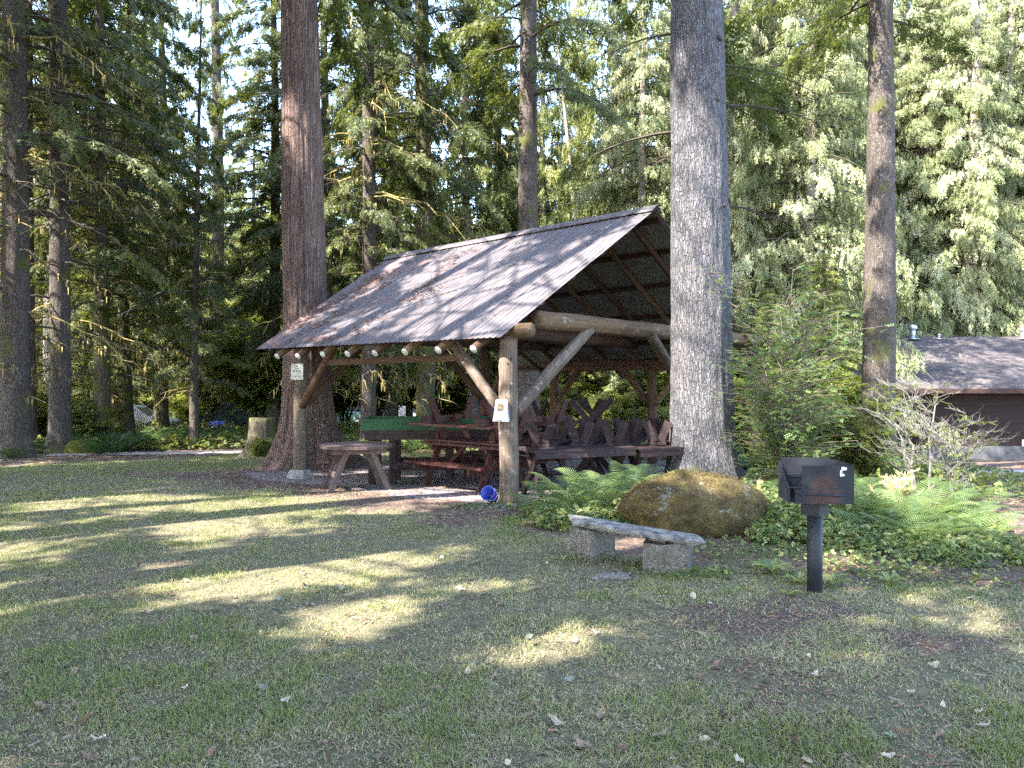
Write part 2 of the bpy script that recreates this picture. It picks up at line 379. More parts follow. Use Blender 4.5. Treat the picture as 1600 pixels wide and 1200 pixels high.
# ============================================================ LAYOUT OF THE SHELTER
u = np.array([-.731, .682]); vv = np.array([.682, .731])
P1 = np.array([-.045, 10.88])
def SH(b, a, z=0): q = P1+u*b+vv*a; return np.array([q[0], q[1], z])     # b along the eave, a across (towards the right)
def lawn_masks(x, y):
    a = (x-P1[0])*vv[0]+(y-P1[1])*vv[1]; b = (x-P1[0])*u[0]+(y-P1[1])*u[1]
    n = fbm(x*1.3+3, y*1.3+8, 4); n2 = fbm(x*.6+31, y*.6, 4)
    gr = sst(-.9, -.3, a+(n-.5)*1.0)*sst(-.8, -.2, b)*(1-sst(8.2, 8.8, a))*(1-sst(6.6, 7.4, b+(n-.5)))
    d1 = sst(-2.5, -1.0, a+(n-.5)*1.8)*sst(-1.3, -.1, b+(n-.5)*1.2)*(1-sst(7.2, 8.6, b+(n-.5)))*(1-sst(8.5, 9.5, a))
    edge = 7.75-.5*(x-.5)
    d2 = sst(-.25, .75, y-edge+(n-.5)*1.9)*sst(-.6, .9, x+(n-.5)*1.2-.15*(y-8))
    d3 = sst(0, 1.2, (y-17.3)-1.1*(x+11)+(n-.5)*1.5)*(1-sst(-8.5, -7.5, x))
    d4 = sst(22.5, 24, y+(n-.5)*2+.0*x)
    d5 = sst(.60, .76, n2+.16*(n-.5))*.45
    c = np.array([[1.55, 5.55, .75, .42], [2.05, 5.75, .6, .35], [-6.2, 15.2, 1.9, 1.0], [2.9, 5.1, .6, .35]])
    d6 = 0*x
    for cx, cy, rx, ry in c: d6 = np.maximum(d6, .75*(1-sst(.2, 1.4, ((x-cx)/rx)**2+((y-cy)/ry)**2+(n-.5)*2.2)))
    dirt = np.clip(np.maximum.reduce([d1, d2, d3, d4, d5, d6]), 0, 1)
    return gr, dirt, d2
# ------------------------------------------------------------ ground
def axisgrid(lo, hi, far0, far1, step, nf):
    mid = np.arange(lo, hi+1e-6, step); k = np.linspace(0, 1, nf+1)[1:]
    return np.concatenate([(lo-(lo-far0)*k**2.2)[::-1], mid, hi+(far1-hi)*k**2.2])
gx = axisgrid(-15, 15, -260, 260, .15, 40); gy = axisgrid(2, 25, -120, 420, .15, 60)
X, Y = np.meshgrid(gx, gy, indexing='ij'); Z = gh(X, Y)
nx, ny = X.shape; i, j = np.meshgrid(np.arange(nx-1), np.arange(ny-1), indexing='ij'); k = (i*ny+j).ravel()
g = MB(); g.add(np.stack([X, Y, Z], -1).reshape(-1, 3), np.stack([k, k+ny, k+ny+1, k+1], 1))
m, nt, ns, ls = mat('ground')
ag = N(nt, 'ShaderNodeAttribute', attribute_name='gravel'); ad = N(nt, 'ShaderNodeAttribute', attribute_name='dirt')
w = coords(nt, world=True); nA = noise(nt, w, 9, 8, .7); nB = noise(nt, w, 75, 5, .7); nC = noise(nt, w, 1.7, 5, .6); nD = noise(nt, w, 28, 6, .75, 1.5)
soil = ramp(nt, nD, [(.3, (.045, .036, .03)), (.5, (.115, .088, .072)), (.62, (.18, .135, .105)), (.75, (.30, .255, .21))])
soil = mixc(nt, ramp(nt, nC, [(.4, (0, 0, 0)), (.65, (.7, .7, .7))]), soil, (.12, .08, .066))
lawn = ramp(nt, nA, [(.3, (.07, .073, .038)), (.5, (.14, .13, .072)), (.7, (.23, .20, .13))])
lawn = mixc(nt, mth(nt, 'MULTIPLY', nB, .6), lawn, (.13, .11, .08))
vo = N(nt, 'ShaderNodeTexVoronoi', Scale=38.); ls.new(w, vo.inputs['Vector'])
grv = ramp(nt, noise(nt, w, 55, 4, .8), [(.3, (.11, .10, .105)), (.5, (.23, .20, .205)), (.7, (.42, .38, .37))])
grv = mixc(nt, .35, grv, vo.outputs['Color'], 'MULTIPLY')
edge = mth(nt, 'ADD', ad.outputs['Fac'], mth(nt, 'MULTIPLY', mth(nt, 'SUBTRACT', nD, .5), 1.2))
c = mixc(nt, ramp(nt, edge, [(.4, (0, 0, 0)), (.6, (1, 1, 1))]), lawn, soil)
e2 = mth(nt, 'ADD', ag.outputs['Fac'], mth(nt, 'MULTIPLY', mth(nt, 'SUBTRACT', nD, .5), .9))
c = mixc(nt, ramp(nt, e2, [(.4, (0, 0, 0)), (.65, (1, 1, 1))]), c, grv)
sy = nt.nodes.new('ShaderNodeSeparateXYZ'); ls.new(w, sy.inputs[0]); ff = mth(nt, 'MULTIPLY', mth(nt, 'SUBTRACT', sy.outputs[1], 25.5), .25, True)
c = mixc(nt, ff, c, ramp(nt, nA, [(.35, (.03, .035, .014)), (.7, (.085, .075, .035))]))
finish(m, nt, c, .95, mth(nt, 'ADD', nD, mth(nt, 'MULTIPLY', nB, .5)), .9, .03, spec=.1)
ground = g.build('ground', m, smooth=True); ground['kind'] = 'structure'
gr, di, _ = lawn_masks(X.ravel(), Y.ravel())
for nm, a_ in (('gravel', gr), ('dirt', di)):
    q = ground.data.attributes.new(nm, 'FLOAT', 'POINT'); q.data.foreach_set('value', a_.astype(np.float32))
# gravel patches laid over it
def strip(name, poly_c, halfw, col, label=None):
    """ribbon road along centre points"""
    mb = MB(); c = np.array(poly_c, float); n = 60; t = np.linspace(0, len(c)-1, n); i0 = np.minimum(t.astype(int), len(c)-2); fr = (t-i0)[:, None]
    p = c[i0]*(1-fr)+c[i0+1]*fr; T = np.gradient(p, axis=0); T /= np.linalg.norm(T, axis=1, keepdims=True); S = np.stack([-T[:, 1], T[:, 0]], 1)
    o = np.linspace(-1, 1, 9); hw = halfw*(1+.16*(fbm(t*2+3, t*0, 3)-.5)*2)
    Q = p[:, None]+S[:, None]*o[None, :, None]*hw[:, None, None]
    z = gh(Q[..., 0], Q[..., 1])+.012-.05*(np.abs(o)[None] > .99)
    i, j = np.meshgrid(np.arange(n-1), np.arange(8), indexing='ij'); k = (i*9+j).ravel()
    mb.add(np.concatenate([Q, z[..., None]], -1).reshape(-1, 3), np.stack([k, k+1, k+10, k+9], 1)[:, ::-1])
    m, nt, ns, ls = mat(name); w = coords(nt, world=True); n1 = noise(nt, w, 40, 5, .8)
    cc = ramp(nt, n1, [(.3, tuple(q*.5 for q in col)), (.5, col), (.7, tuple(min(1, q*1.6) for q in col))])
    cc = mixc(nt, ramp(nt, noise(nt, w, 1.2, 5), [(.4, (0, 0, 0)), (.7, (.6, .6, .6))]), cc, (.12, .085, .06))
    finish(m, nt, cc, .95, n1, .8, .02, spec=.1); o = mb.build(name, m, smooth=True); o['kind'] = 'structure'; return o
strip('gravel_path', [(-13, 21.6), (-10.5, 22.3), (-8.6, 23), (-6.2, 24.2), (-3, 26.5), (1, 30), (2, 40)], .75, (.46, .40, .36))
strip('gravel_road', [(30, 16.5), (17.5, 18.6), (12.6, 20.8), (11.4, 22.5), (9.5, 27), (8, 40)], 1.9, (.33, .31, .32))
strip('parking_lane', [(-70, 52), (-30, 55), (0, 57), (30, 60), (60, 66)], 4.5, (.30, .28, .26))
# ------------------------------------------------------------ grass (nobody could count it)
def blades(n, y0, y1, hmin, hmax, wsc, seed, seg=2):
    r = np.random.default_rng(seed); y = y0*(y1/y0)**(r.random(n)**.95); x = (r.random(n)*2-1)*(.72*y+.8)
    gr, di, d2 = lawn_masks(x, y); cl = fbm(x*3.1+5, y*3.1+2, 4); big = fbm(x*.55+50, y*.55+12, 3)
    dens = np.clip(1.18-1.2*di-1.5*gr, 0.05*(gr < .3)*(y < 22), 1)*(.45+.9*sst(.35, .6, cl))
    k = r.random(n) < dens; x, y, cl, big, di = x[k], y[k], cl[k], big[k], di[k]; n = len(x)
    green = np.clip(.27+(cl-.5)*1.5+(big-.5)*1.1-.35*di+.1*sst(9, 15, y)-.14*(1-sst(5, 8.5, y))+.45*sst(13, 17, y), 0.05, .97)
    isg = r.random(n) < green
    h = (hmin+(hmax-hmin)*r.random(n)**1.5)*(.75+.5*sst(.38, .68, cl))*np.where(isg, 1, .85)
    wd = wsc*r.uniform(.6, 1.3, n)*np.maximum(1, y/7.5)
    az = r.uniform(0, 2*pi, n); ln = np.where(isg, r.uniform(.1, .9, n), r.uniform(.7, 2.4, n)); fa = az+r.normal(0, .7, n)+pi/2
    base = np.stack([x, y, gh(x, y)-.004], 1); d = np.stack([np.cos(az), np.sin(az), 0*az], 1); s = np.stack([np.cos(fa), np.sin(fa), 0*az], 1)*wd[:, None]
    up = np.array([0, 0, 1.]); L = h/np.sqrt(1+ln**2)*1.15
    p1 = base+(d*ln[:, None]*.35+up)*L[:, None]*.5; p2 = base+(d*ln[:, None]+up)*L[:, None]; p2[:, 2] -= .12*L*ln
    tint = np.where(isg, .55+.45*r.random(n)*np.clip(green+.2, 0, 1), .35*r.random(n))
    if seg == 2:
        V = np.stack([base-s, base+s, p1+s*.8, p1-s*.8, p2], 1).reshape(-1, 3); b = np.arange(n)*5
        return V, np.stack([b, b+1, b+2, b+3], 1), np.stack([b+3, b+2, b+4], 1), np.repeat(tint, 5)
    V = np.stack([base-s, base+s, p2], 1).reshape(-1, 3); b = np.arange(n)*3
    return V, None, np.stack([b, b+1, b+2], 1), np.repeat(tint, 3)
mb = MB()
for a in ((230000, 3.0, 6.8, .018, .052, .0027, 11, 2), (210000, 6.2, 12, .02, .048, .0026, 12, 2), (180000, 11.5, 25, .025, .06, .003, 13, 1)):
    V, f4, f3, t = blades(*a)
    n0 = mb.n; mb.add(V, f4 if f4 is not None else f3, 0, t)
    if f4 is not None: mb.f3.append(f3+n0); mb.m3.append(np.zeros(len(f3), int))
m, nt, ns, ls = mat('grass'); at_ = N(nt, 'ShaderNodeAttribute', attribute_name='tint')
c = ramp(nt, at_.outputs['Fac'], [(0, (.47, .41, .25)), (.33, (.32, .28, .155)), (.5, (.22, .22, .09)), (.75, (.16, .185, .06)), (1, (.10, .135, .045))])
finish(m, nt, c, .55, spec=.25, transl=.3, tcol=mixc(nt, .5, c, (.25, .32, .05)))
tag(mb.build('grass', m, tintattr=True), 'short patchy lawn of green and straw coloured grass blades', 'grass', kind='stuff')
# ------------------------------------------------------------ needle litter and twigs on bare soil (stuff)
def litter(name, label, n, region, seed, cols, size=(.02, .07), wd=.003, hz=.006):
    r = np.random.default_rng(seed); x, y, z = region(r, n); n = len(x)
    az = r.uniform(0, 2*pi, n); L = r.uniform(*size, n)*np.maximum(1, y/9); w_ = wd*np.maximum(1, y/8)*r.uniform(.6, 2.2, n)
    o = np.stack([x, y, z+hz*r.random(n)], 1); d = np.stack([np.cos(az), np.sin(az), r.normal(0, .18, n)], 1)*L[:, None]; s = np.stack([-np.sin(az), np.cos(az), r.normal(0, .3, n)], 1)*w_[:, None]
    V = np.stack([o-d/2-s, o-d/2+s, o+d/2+s, o+d/2-s], 1).reshape(-1, 3); b = np.arange(n)*4
    mb = MB(); mb.add(V, np.stack([b, b+1, b+2, b+3], 1), 0, np.repeat(r.random(n), 4))
    m, nt, ns, ls = mat(name); at_ = N(nt, 'ShaderNodeAttribute', attribute_name='tint')
    finish(m, nt, ramp(nt, at_.outputs['Fac'], [(i/(len(cols)-1), c) for i, c in enumerate(cols)]), .8, spec=.2)
    return tag(mb.build(name, m, tintattr=True), label, 'litter', kind='stuff')
def reg_dirt(r, n):
    y = 3.2*(24/3.2)**r.random(n); x = (r.random(n)*2-1)*(.72*y+.8); gr, di, _ = lawn_masks(x, y); k = r.random(n) < np.clip(di*1.0-.6*gr+.12, .06, 1); x, y = x[k], y[k]
    return x, y, gh(x, y)+.004
litter('needle_litter', 'brown needles, twigs and leaf crumbs scattered over the bare soil', 60000, reg_dirt, 21, [(.05, .03, .02), (.16, .085, .055), (.26, .15, .10), (.12, .08, .05), (.24, .19, .145)])
def reg_lawn(r, n):
    y = 3.2*(16/3.2)**r.random(n); x = (r.random(n)*2-1)*(.72*y+.5); k = r.random(n) < .15+.85*sst(.45, .68, fbm(x*1.4+8, y*1.4+3, 4)); x, y = x[k], y[k]
    return x, y, gh(x, y)+.012
litter('leaf_crumbs', 'small broken brown leaf pieces and needles lying loose in the lawn', 9000, reg_lawn, 22, [(.05, .033, .025), (.15, .09, .06), (.22, .15, .10), (.25, .20, .15)], (.012, .035), .0035, .012)
# ============================================================ SHELTER
sh = thing('picnic_shelter', 'open log picnic shelter with grey ribbed metal gable roof', 'shelter', (P1[0], P1[1], 0))
shO = np.array([P1[0], P1[1], 0.])
def L3(p): return np.array(p, float)-shO
def part(mb, name, mt, parent=sh, smooth=True): return mb.build(name, mt, parent, smooth)
E1 = np.array([-.16, 10.48, 2.30]); E2 = np.array([-5.0, 14.99, 2.30]); R1 = np.array([2.50, 13.33, 4.69]); R2 = np.array([-3.0, 18.47, 4.62])
E3 = np.array([5.64, 16.69, 1.92]); E4 = np.array([0.3, 21.7, 1.92])
m, nt, ns, ls = mat('roof_metal')
at1 = N(nt, 'ShaderNodeAttribute', attribute_name='gco'); mp = nt.nodes.new('ShaderNodeMapping'); mp.inputs['Scale'].default_value = (3.0, .5, 1); ls.new(at1.outputs['Vector'], mp.inputs[0])
st = noise(nt, mp.outputs[0], 4, 7, .65, .3); n2 = noise(nt, coords(nt, world=True), 6, 6, .7)
c = ramp(nt, st, [(.3, (.05, .043, .047)), (.5, (.085, .075, .082)), (.7, (.135, .118, .126))])
c = mixc(nt, ramp(nt, n2, [(.5, (0, 0, 0)), (.75, (.6, .6, .6))]), c, (.11, .075, .06))
sep = nt.nodes.new('ShaderNodeSeparateXYZ'); ls.new(at1.outputs['Vector'], sep.inputs[0])
lit = mth(nt, 'ADD', mth(nt, 'MULTIPLY', sep.outputs[0], .035), noise(nt, coords(nt, world=True), 1.6, 8, .75))
c = mixc(nt, ramp(nt, lit, [(.68, (0, 0, 0)), (.78, (.75, .75, .75))]), c, (.17, .095, .075))
finish(m, nt, c, .6, n2, .15, .004, metallic=.1, spec=.4); M['roof'] = m; M['underside'] = m_simple('lightened_metal', (.20, .195, .18), .6, .1, .4, ns_=5)  # underside sheet colour is lightened to make up for the little light there
def roof_plane(a0, a1, b0, b1, name):
    """a = eave end points, b = ridge end points; ribs run eave to ridge"""
    Lr = np.linalg.norm(a1-a0); pitch = .118; nr = int(Lr/pitch)
    prof = [(0, 0), (.52, 0), (.62, .9), (.82, .9), (.92, 0)]
    ts = []; hs = []
    for i in range(nr+1):
        for t, h in prof: ts.append((i+t)/(nr+1)); hs.append(h*.013)
    ts.append(1.); hs.append(0.); ts = np.array(ts); hs = np.array(hs)
    nn = np.cross(a1-a0, b0-a0); nn /= np.linalg.norm(nn); nn = nn if nn[2] > 0 else -nn
    q = np.linspace(0, 1, 9); A = a0+(a1-a0)*ts[:, None]; B = b0+(b1-b0)*ts[:, None]
    V = A[:, None]*(1-q)[None, :, None]+B[:, None]*q[None, :, None]+nn*hs[:, None, None]
    V[..., 2] -= .008*(q > .52)[None]
    V[..., 2] += .012*np.sin(q*9)[None]*np.sin(ts*23)[:, None]*0.6
    G = np.stack([np.broadcast_to(ts[:, None]*Lr, V.shape[:2]), np.broadcast_to(q[None]*4, V.shape[:2]), 0*V[..., 0]], -1)
    n1, n2_ = V.shape[:2]; i, j = np.meshgrid(np.arange(n1-1), np.arange(n2_-1), indexing='ij'); k = (i*n2_+j).ravel(); f = np.stack([k, k+n2_, k+n2_+1, k+1], 1)
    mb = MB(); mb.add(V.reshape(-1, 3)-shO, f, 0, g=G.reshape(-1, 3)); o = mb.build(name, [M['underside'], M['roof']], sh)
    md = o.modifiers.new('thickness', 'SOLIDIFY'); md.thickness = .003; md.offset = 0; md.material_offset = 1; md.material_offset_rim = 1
    return o
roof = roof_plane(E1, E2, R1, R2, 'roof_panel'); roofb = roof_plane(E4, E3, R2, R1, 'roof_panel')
mb = MB()   # ridge cap, bent sheet
for off in (0,):
    a, b = L3(R1), L3(R2); dn1 = (E1-R1)/np.linalg.norm(E1-R1); dn2 = (E3-R1)/np.linalg.norm(E3-R1); n = 30
    t = np.linspace(-.004, 1.004, n)[:, None]; c = a+(b-a)*t; z = np.array([0, 0, .045])
    V = np.stack([c+dn1*.2+z*.75+[0, 0, -.0], c+z+[0, 0, .015], c+dn2*.2+z*.75], 1)
    i, j = np.meshgrid(np.arange(n-1), np.arange(2), indexing='ij'); k = (i*3+j).ravel(); mb.add(V.reshape(-1, 3), np.stack([k, k+1, k+4, k+3], 1))
o = part(mb, 'ridge_cap', M['roof']); md = o.modifiers.new('t', 'SOLIDIFY'); md.thickness = .004
ts_ = [.5/6.62+i*.755/6.62 for i in range(8)]; ts_ = [min(.97, t) for t in ts_]
# rafters (round poles); tails show their white cut ends under the front eave
for i, t in enumerate(ts_):
    e = E1+(E2-E1)*t; r = R1+(R2-R1)*t; d = (r-e)/np.linalg.norm(r-e); rr = .060+.008*random.random(); dz = np.array([0, 0, -.135])
    a = e+dz-d*(.02+.05*random.random()); b = r+dz+[0, 0, .0]
    mb = MB(); k = np.linspace(0, 1, 9)[:, None]; mb.tube(L3(a+(b-a)*k), rr*(1-.15*k[:, 0]), 12, 0, seed=i, noise=.05)
    raf = part(mb, 'rafter', M['log'] if i % 3 else M['log_brown'])
    mb = MB(); mb.tube([L3(a-d*.004), L3(a-d*.001)], [rr*.96, rr*.98], 16); part(mb, 'painted_end', M['log_end'], raf)
    e = E3+(E4-E3)*t; d = (r-e)/np.linalg.norm(r-e); a = e+dz-d*.02; b = r+dz
    mb = MB(); mb.tube(L3(a+(b-a)*k), rr*(1-.15*k[:, 0]), 10, 0, seed=i+20, noise=.05); part(mb, 'rafter', M['log'] if i % 2 else M['log_brown'])
# purlins under the sheets on both slopes
for (ea, eb, ra, rb, s) in ((E1, E2, R1, R2, 1), (E3, E4, R1, R2, 2)):
    for q in (.05, .24, .43, .62, .80, .955):
        a = ea+(ra-ea)*q+[0, 0, -.04]; b = eb+(rb-eb)*q+[0, 0, -.04]; d = (b-a)/np.linalg.norm(b-a)
        up = np.cross(ra-ea, d); up = up if up[2] > 0 else -up
        mb = MB(); mb.box(L3(a+d*.05), L3(b-d*.05), .10, .045, up); part(mb, 'purlin', M['log_brown'], smooth=False)
# posts
def log(a, b, r0, r1, name, mt, seed=0, sides=16, parent=sh, knots=0, n=14):
    mb = MB(); k = np.linspace(0, 1, n)[:, None]; a = np.array(a, float); b = np.array(b, float)
    p = a+(b-a)*k; w_ = np.stack([np.sin(k[:, 0]*5+seed), np.cos(k[:, 0]*4+seed*2), 0*k[:, 0]], 1)*r0*.07; p = p+w_-w_[0]*(1-k)-w_[-1]*k
    mb.tube(L3(p), r0+(r1-r0)*k[:, 0], sides, 0, seed=seed, noise=.07); return part(mb, name, mt)
def gzs(p): return gz(p[0], p[1])
posts = {'P1': (0, 0, 2.33, .135), 'P2': (5.42, 0, 2.31, .135), 'P3': (0, 4.93, 2.42, .12), 'P4': (5.42, 4.93, 2.42, .12), 'P5': (0, 7.5, 2.0, .12), 'P6': (5.42, 7.5, 2.0, .12), 'P7': (2.44, 7.5, 1.98, .11)}
for i, (k_, (b, a, z, r)) in enumerate(posts.items()):
    p = SH(b, a); g0 = gzs(p)
    log([p[0], p[1], g0-.15], [p[0], p[1], z], r*1.06, r*.95, 'post', M['log_grey'] if i < 2 else M['log_brown'], i*3+1, 24, n=18)
# knots on the near post
for (az, z) in ((-2.0, 1.42), (-1.15, 1.30), (-1.4, 1.02), (-1.7, 1.95), (-1.3, 2.02)):
    p = SH(0, 0, z); d = np.array([cos(az), sin(az), 0]); mb = MB(); mb.tube([L3(p+d*.118), L3(p+d*.137)], [.026, .014], 10); part(mb, 'knot', M['bark_dark'])
# concrete pier under the far-left post
p = SH(5.42, 0); g0 = gzs(p); mb = MB(); k = np.array([-.2, 0, .10, .16, .165]); mb.tube([[*(p[:2]-P1), g0+q] for q in k], [.30, .27, .23, .19, .02], 7, noise=.12, seed=3)
M['concrete'] = m_simple('concrete', (.19, .185, .18), .9, ns_=9, var=.3, bs=.6, bd=.01); part(mb, 'concrete_pier', M['concrete'], smooth=False)
# plates and ties
log(SH(-.42, 0, 2.41), SH(5.75, 0, 2.39), .10, .095, 'wall_plate', M['log'], 31)
log(SH(-.3, 7.5, 2.10), SH(5.8, 7.5, 2.10), .105, .10, 'wall_plate', M['log_brown'], 32)
log(SH(-.02, .52, 2.60), SH(-.02, 7.6, 2.55), .145, .125, 'tie_beam', M['log'], 33, n=24)
log(SH(5.42, .3, 2.58), SH(5.42, 7.6, 2.55), .13, .12, 'tie_beam', M['log_brown'], 34)
log(SH(2.7, .3, 2.62), SH(2.7, 7.6, 2.55), .12, .12, 'tie_beam', M['log_brown'], 35)
mb = MB(); mb.box(L3(SH(1.0, -.02, 2.05)), L3(SH(4.62, -.02, 2.02)), .05, .105); part(mb, 'cross_rail', M['log_brown'], smooth=False)
mb = MB(); mb.box(L3(SH(.2, 7.46, 2.0)), L3(SH(5.4, 7.46, 2.0)), .06, .16); part(mb, 'cross_rail', M['log_brown'], smooth=False)
# braces
br = [(SH(.10, -.01, 1.24), SH(1.2, -.01, 2.34), M['log_grey']), (SH(-.02, .10, 1.25), SH(-.06, 1.80, 2.52), M['log_grey']),
      (SH(-.02, 4.85, 1.42), SH(-.06, 3.55, 2.50), M['log_grey']), (SH(5.32, -.03, 1.22), SH(4.25, -.03, 2.34), M['log_brown']),
      (SH(5.45, .10, 1.24), SH(5.45, 1.35, 2.3), M['log_brown']), (SH(5.42, 4.83, 1.25), SH(5.42, 3.5, 2.45), M['log_brown']),
      (SH(5.32, 4.93, 1.25), SH(4.2, 4.93, 2.5), M['log_brown']), (SH(5.32, 7.5, 1.15), SH(4.5, 7.5, 2.05), M['log_brown']),
      (SH(2.54, 7.5, 1.15), SH(3.35, 7.5, 2.05), M['log_brown']), (SH(2.34, 7.5, 1.15), SH(1.6, 7.5, 2.05), M['log']), (SH(.10, 7.5, 1.15), SH(.95, 7.5, 2.05), M['log_brown'])]
for i, (a, b, mt) in enumerate(br):
    r = .098 if i in (1, 2) else .082
    log(a, b, r, r*.95, 'brace', mt, 40+i, n=12)
# needles and leaves lying on the roof (nobody could count them)
def reg_roof(r, n):
    t = r.random(n); q = r.random(n); d = fbm(t*9+2, q*7+1, 4)+.24*t-.15*q
    k = d > .68+.10*r.random(n); t, q = t[k], q[k]; P = (E1+(E2-E1)*t[:, None])*(1-q[:, None])+(R1+(R2-R1)*t[:, None])*q[:, None]
    return P[:, 0], P[:, 1], P[:, 2]+.028
litter('roof_litter', 'reddish needles and leaves lying on the shelter roof', 16000, reg_roof, 5, [(.10, .05, .035), (.24, .12, .09), (.32, .2, .15), (.15, .1, .08)], (.015, .05), .0022, .014)
# ------------------------------------------------------------ sign, brochure box, bucket
M['white'] = m_simple('white_sign', (.46, .46, .43), .6, var=.12, ns_=12)
M['ink'] = m_simple('ink', (.09, .09, .11), .7)
def board_sign(p, w_, h, rz, name, label, cat, lines):
    t = thing(name, label, cat, p, rz); mb = MB(); mb.box((-w_/2, 0, 0), (w_/2, 0, 0), .012, h); mb.build('sign_panel', M['white'], t)
    mb = MB()
    for (x0, x1, z, hh) in lines:
        x = x0
        while x < x1:
            l = random.uniform(.008, .02); mb.box((x, -.0075, z+random.uniform(-.002, .002)), (min(x+l, x1), -.0075, z+random.uniform(-.002, .002)), .0015, hh*random.uniform(.5, 1)); x += l+random.uniform(.004, .01)
    mb.build('lettering', M['ink'], t); return t
fz = math.atan2(-.24, -1)   # faces the camera
p = SH(5.42, 0, 0); pp = p+np.array([.0, -.152, 0])
board_sign((pp[0]-.03, pp[1], 1.86), .24, .30, R(-6), 'paper_sign', 'small white paper notice nailed to the far left log post', 'sign', [(-.03, .03, .11, .012), (-.035, .035, .06, .014), (-.09, .08, .012, .016), (-.01, .01, -.035, .012), (-.07, .07, -.085, .016)])
m, nt, ns, ls = mat('clear_plastic'); finish(m, nt, (.42, .43, .50), .25, spec=.6, transl=.5, tcol=(.75, .78, .9)); M['plastic'] = m
t = thing('brochure_box', 'clear plastic brochure box with papers on the near log post', 'brochure box', (P1[0]-.10, P1[1]-.155, 1.28), R(-18))
mb = MB()
a0 = [(-.115, -.05, -.14), (.115, -.05, -.14), (.075, -.035, .16), (-.075, -.035, .16)]; a1 = [(-.115, .02, -.14), (.115, .02, -.14), (.075, .02, .16), (-.075, .02, .16)]
mb.add(a0+a1, [(0, 1, 2, 3), (5, 4, 7, 6), (4, 0, 3, 7), (1, 5, 6, 2), (4, 5, 1, 0)]); mb.build('box', M['plastic'], t)
mb = MB(); mb.box((-.085, -.054, -.06), (.085, -.054, -.06), .012, .115); mb.build('paper', M['white'], t)
mb = MB(); mb.box((-.04, -.048, .06), (.035, -.048, .06), .01, .10); mb.build('picture', M['log'], t)
M['blue'] = m_simple('blue_plastic', (.006, .022, .24), .45, var=.1, spec=.5)
b = thing('blue_bucket', 'blue plastic bucket tipped against the near log post', 'bucket', (-.30, 10.66, .11), R(70)); b.rotation_euler = (R(0), R(62), R(-112)); b.scale = (.85, .85, .85)
mb = MB(); n = 28; an = np.arange(n)*2*pi/n
rings = [(-.13, .001), (-.13, .088), (-.03, .10), (.10, .115), (.12, .118), (.12, .125), (.13, .125), (.13, .113), (-.118, .084), (-.118, .001)]
V = [[r*cos(q), r*sin(q), z] for z, r in rings for q in an]; Fc = [(i*n+j, i*n+(j+1) % n, (i+1)*n+(j+1) % n, (i+1)*n+j) for i in range(len(rings)-1) for j in range(n)]
mb.add(V, Fc); mb.build('pail', M['blue'], b, True)
mb = MB(); mb.tube([[.122*cos(q), .122*sin(q)*1, .118+.0*q-.10*sin(q)] for q in np.linspace(0, pi, 16)], .003, 6); mb.build('handle', M['log_end'], b, True)
# ============================================================ TABLES
def picnic(mt, L=1.85, H=.74, benches=True):
    """list of (name, MB) for a trestle picnic table, long axis x, standing on z=0"""
    out = []; mb = MB()
    for i in range(5): mb.box((-L/2, -.31+i*.155, H-.02), (L/2, -.31+i*.155, H-.02), .145, .04)
    out.append(('table_top', mb))
    if benches:
        for s in (-1, 1):
            mb = MB()
            for o in (.0, .145): mb.box((-L/2, s*(.56+o), .43), (L/2, s*(.56+o), .43), .135, .04)
            out.append(('bench', mb))
    for sx in (-1, 1):
        x = sx*(L/2-.28)
        for s in (-1, 1):
            mb = MB(); mb.box((x, s*.22, H-.06), (x, s*(.56 if benches else .36), 0), .045, .12, (1, 0, 0)) if 0 else mb.box((x+.0*s, s*.20, H-.045), (x, s*.52, .0), .12, .042, (1, 0, 0)); out.append(('leg', mb))
        mb = MB(); mb.box((x+.045, -.33, H-.09), (x+.045, .33, H-.09), .042, .09); out.append(('cleat', mb))
        if benches: mb = MB(); mb.box((x+.045, -.72, .36), (x+.045, .72, .36), .042, .11); out.append(('bench_bearer', mb))
        mb = MB(); mb.box((x, 0, .33), (x*.35, 0, H-.07), .08, .04, (0, 1, 0)); out.append(('diagonal_brace', mb))
    return out
def place_parts(parts, name, label, cat, loc, rz, mt, group=None, flip=None, tilt=0):
    t = thing(name, label, cat, loc, rz, group)
    if flip is not None: t.rotation_euler = (pi+tilt, 0, rz)
    for nm, mb in parts: mb.build(nm, mt, t)
    return t
def ang(d): return math.atan2(d[1], d[0])
ru = ang(u)
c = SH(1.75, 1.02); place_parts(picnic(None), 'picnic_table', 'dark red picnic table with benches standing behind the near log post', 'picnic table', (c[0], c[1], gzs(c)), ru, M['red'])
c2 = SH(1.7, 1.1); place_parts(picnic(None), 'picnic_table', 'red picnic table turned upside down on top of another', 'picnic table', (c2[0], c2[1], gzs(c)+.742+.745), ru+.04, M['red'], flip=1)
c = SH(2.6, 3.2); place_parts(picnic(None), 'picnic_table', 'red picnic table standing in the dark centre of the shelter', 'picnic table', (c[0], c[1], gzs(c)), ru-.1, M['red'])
place_parts(picnic(None), 'picnic_table', 'red picnic table upside down on the one in the dark shelter centre', 'picnic table', (c[0], c[1], gzs(c)+1.487), ru-.16, M['red'], flip=1)
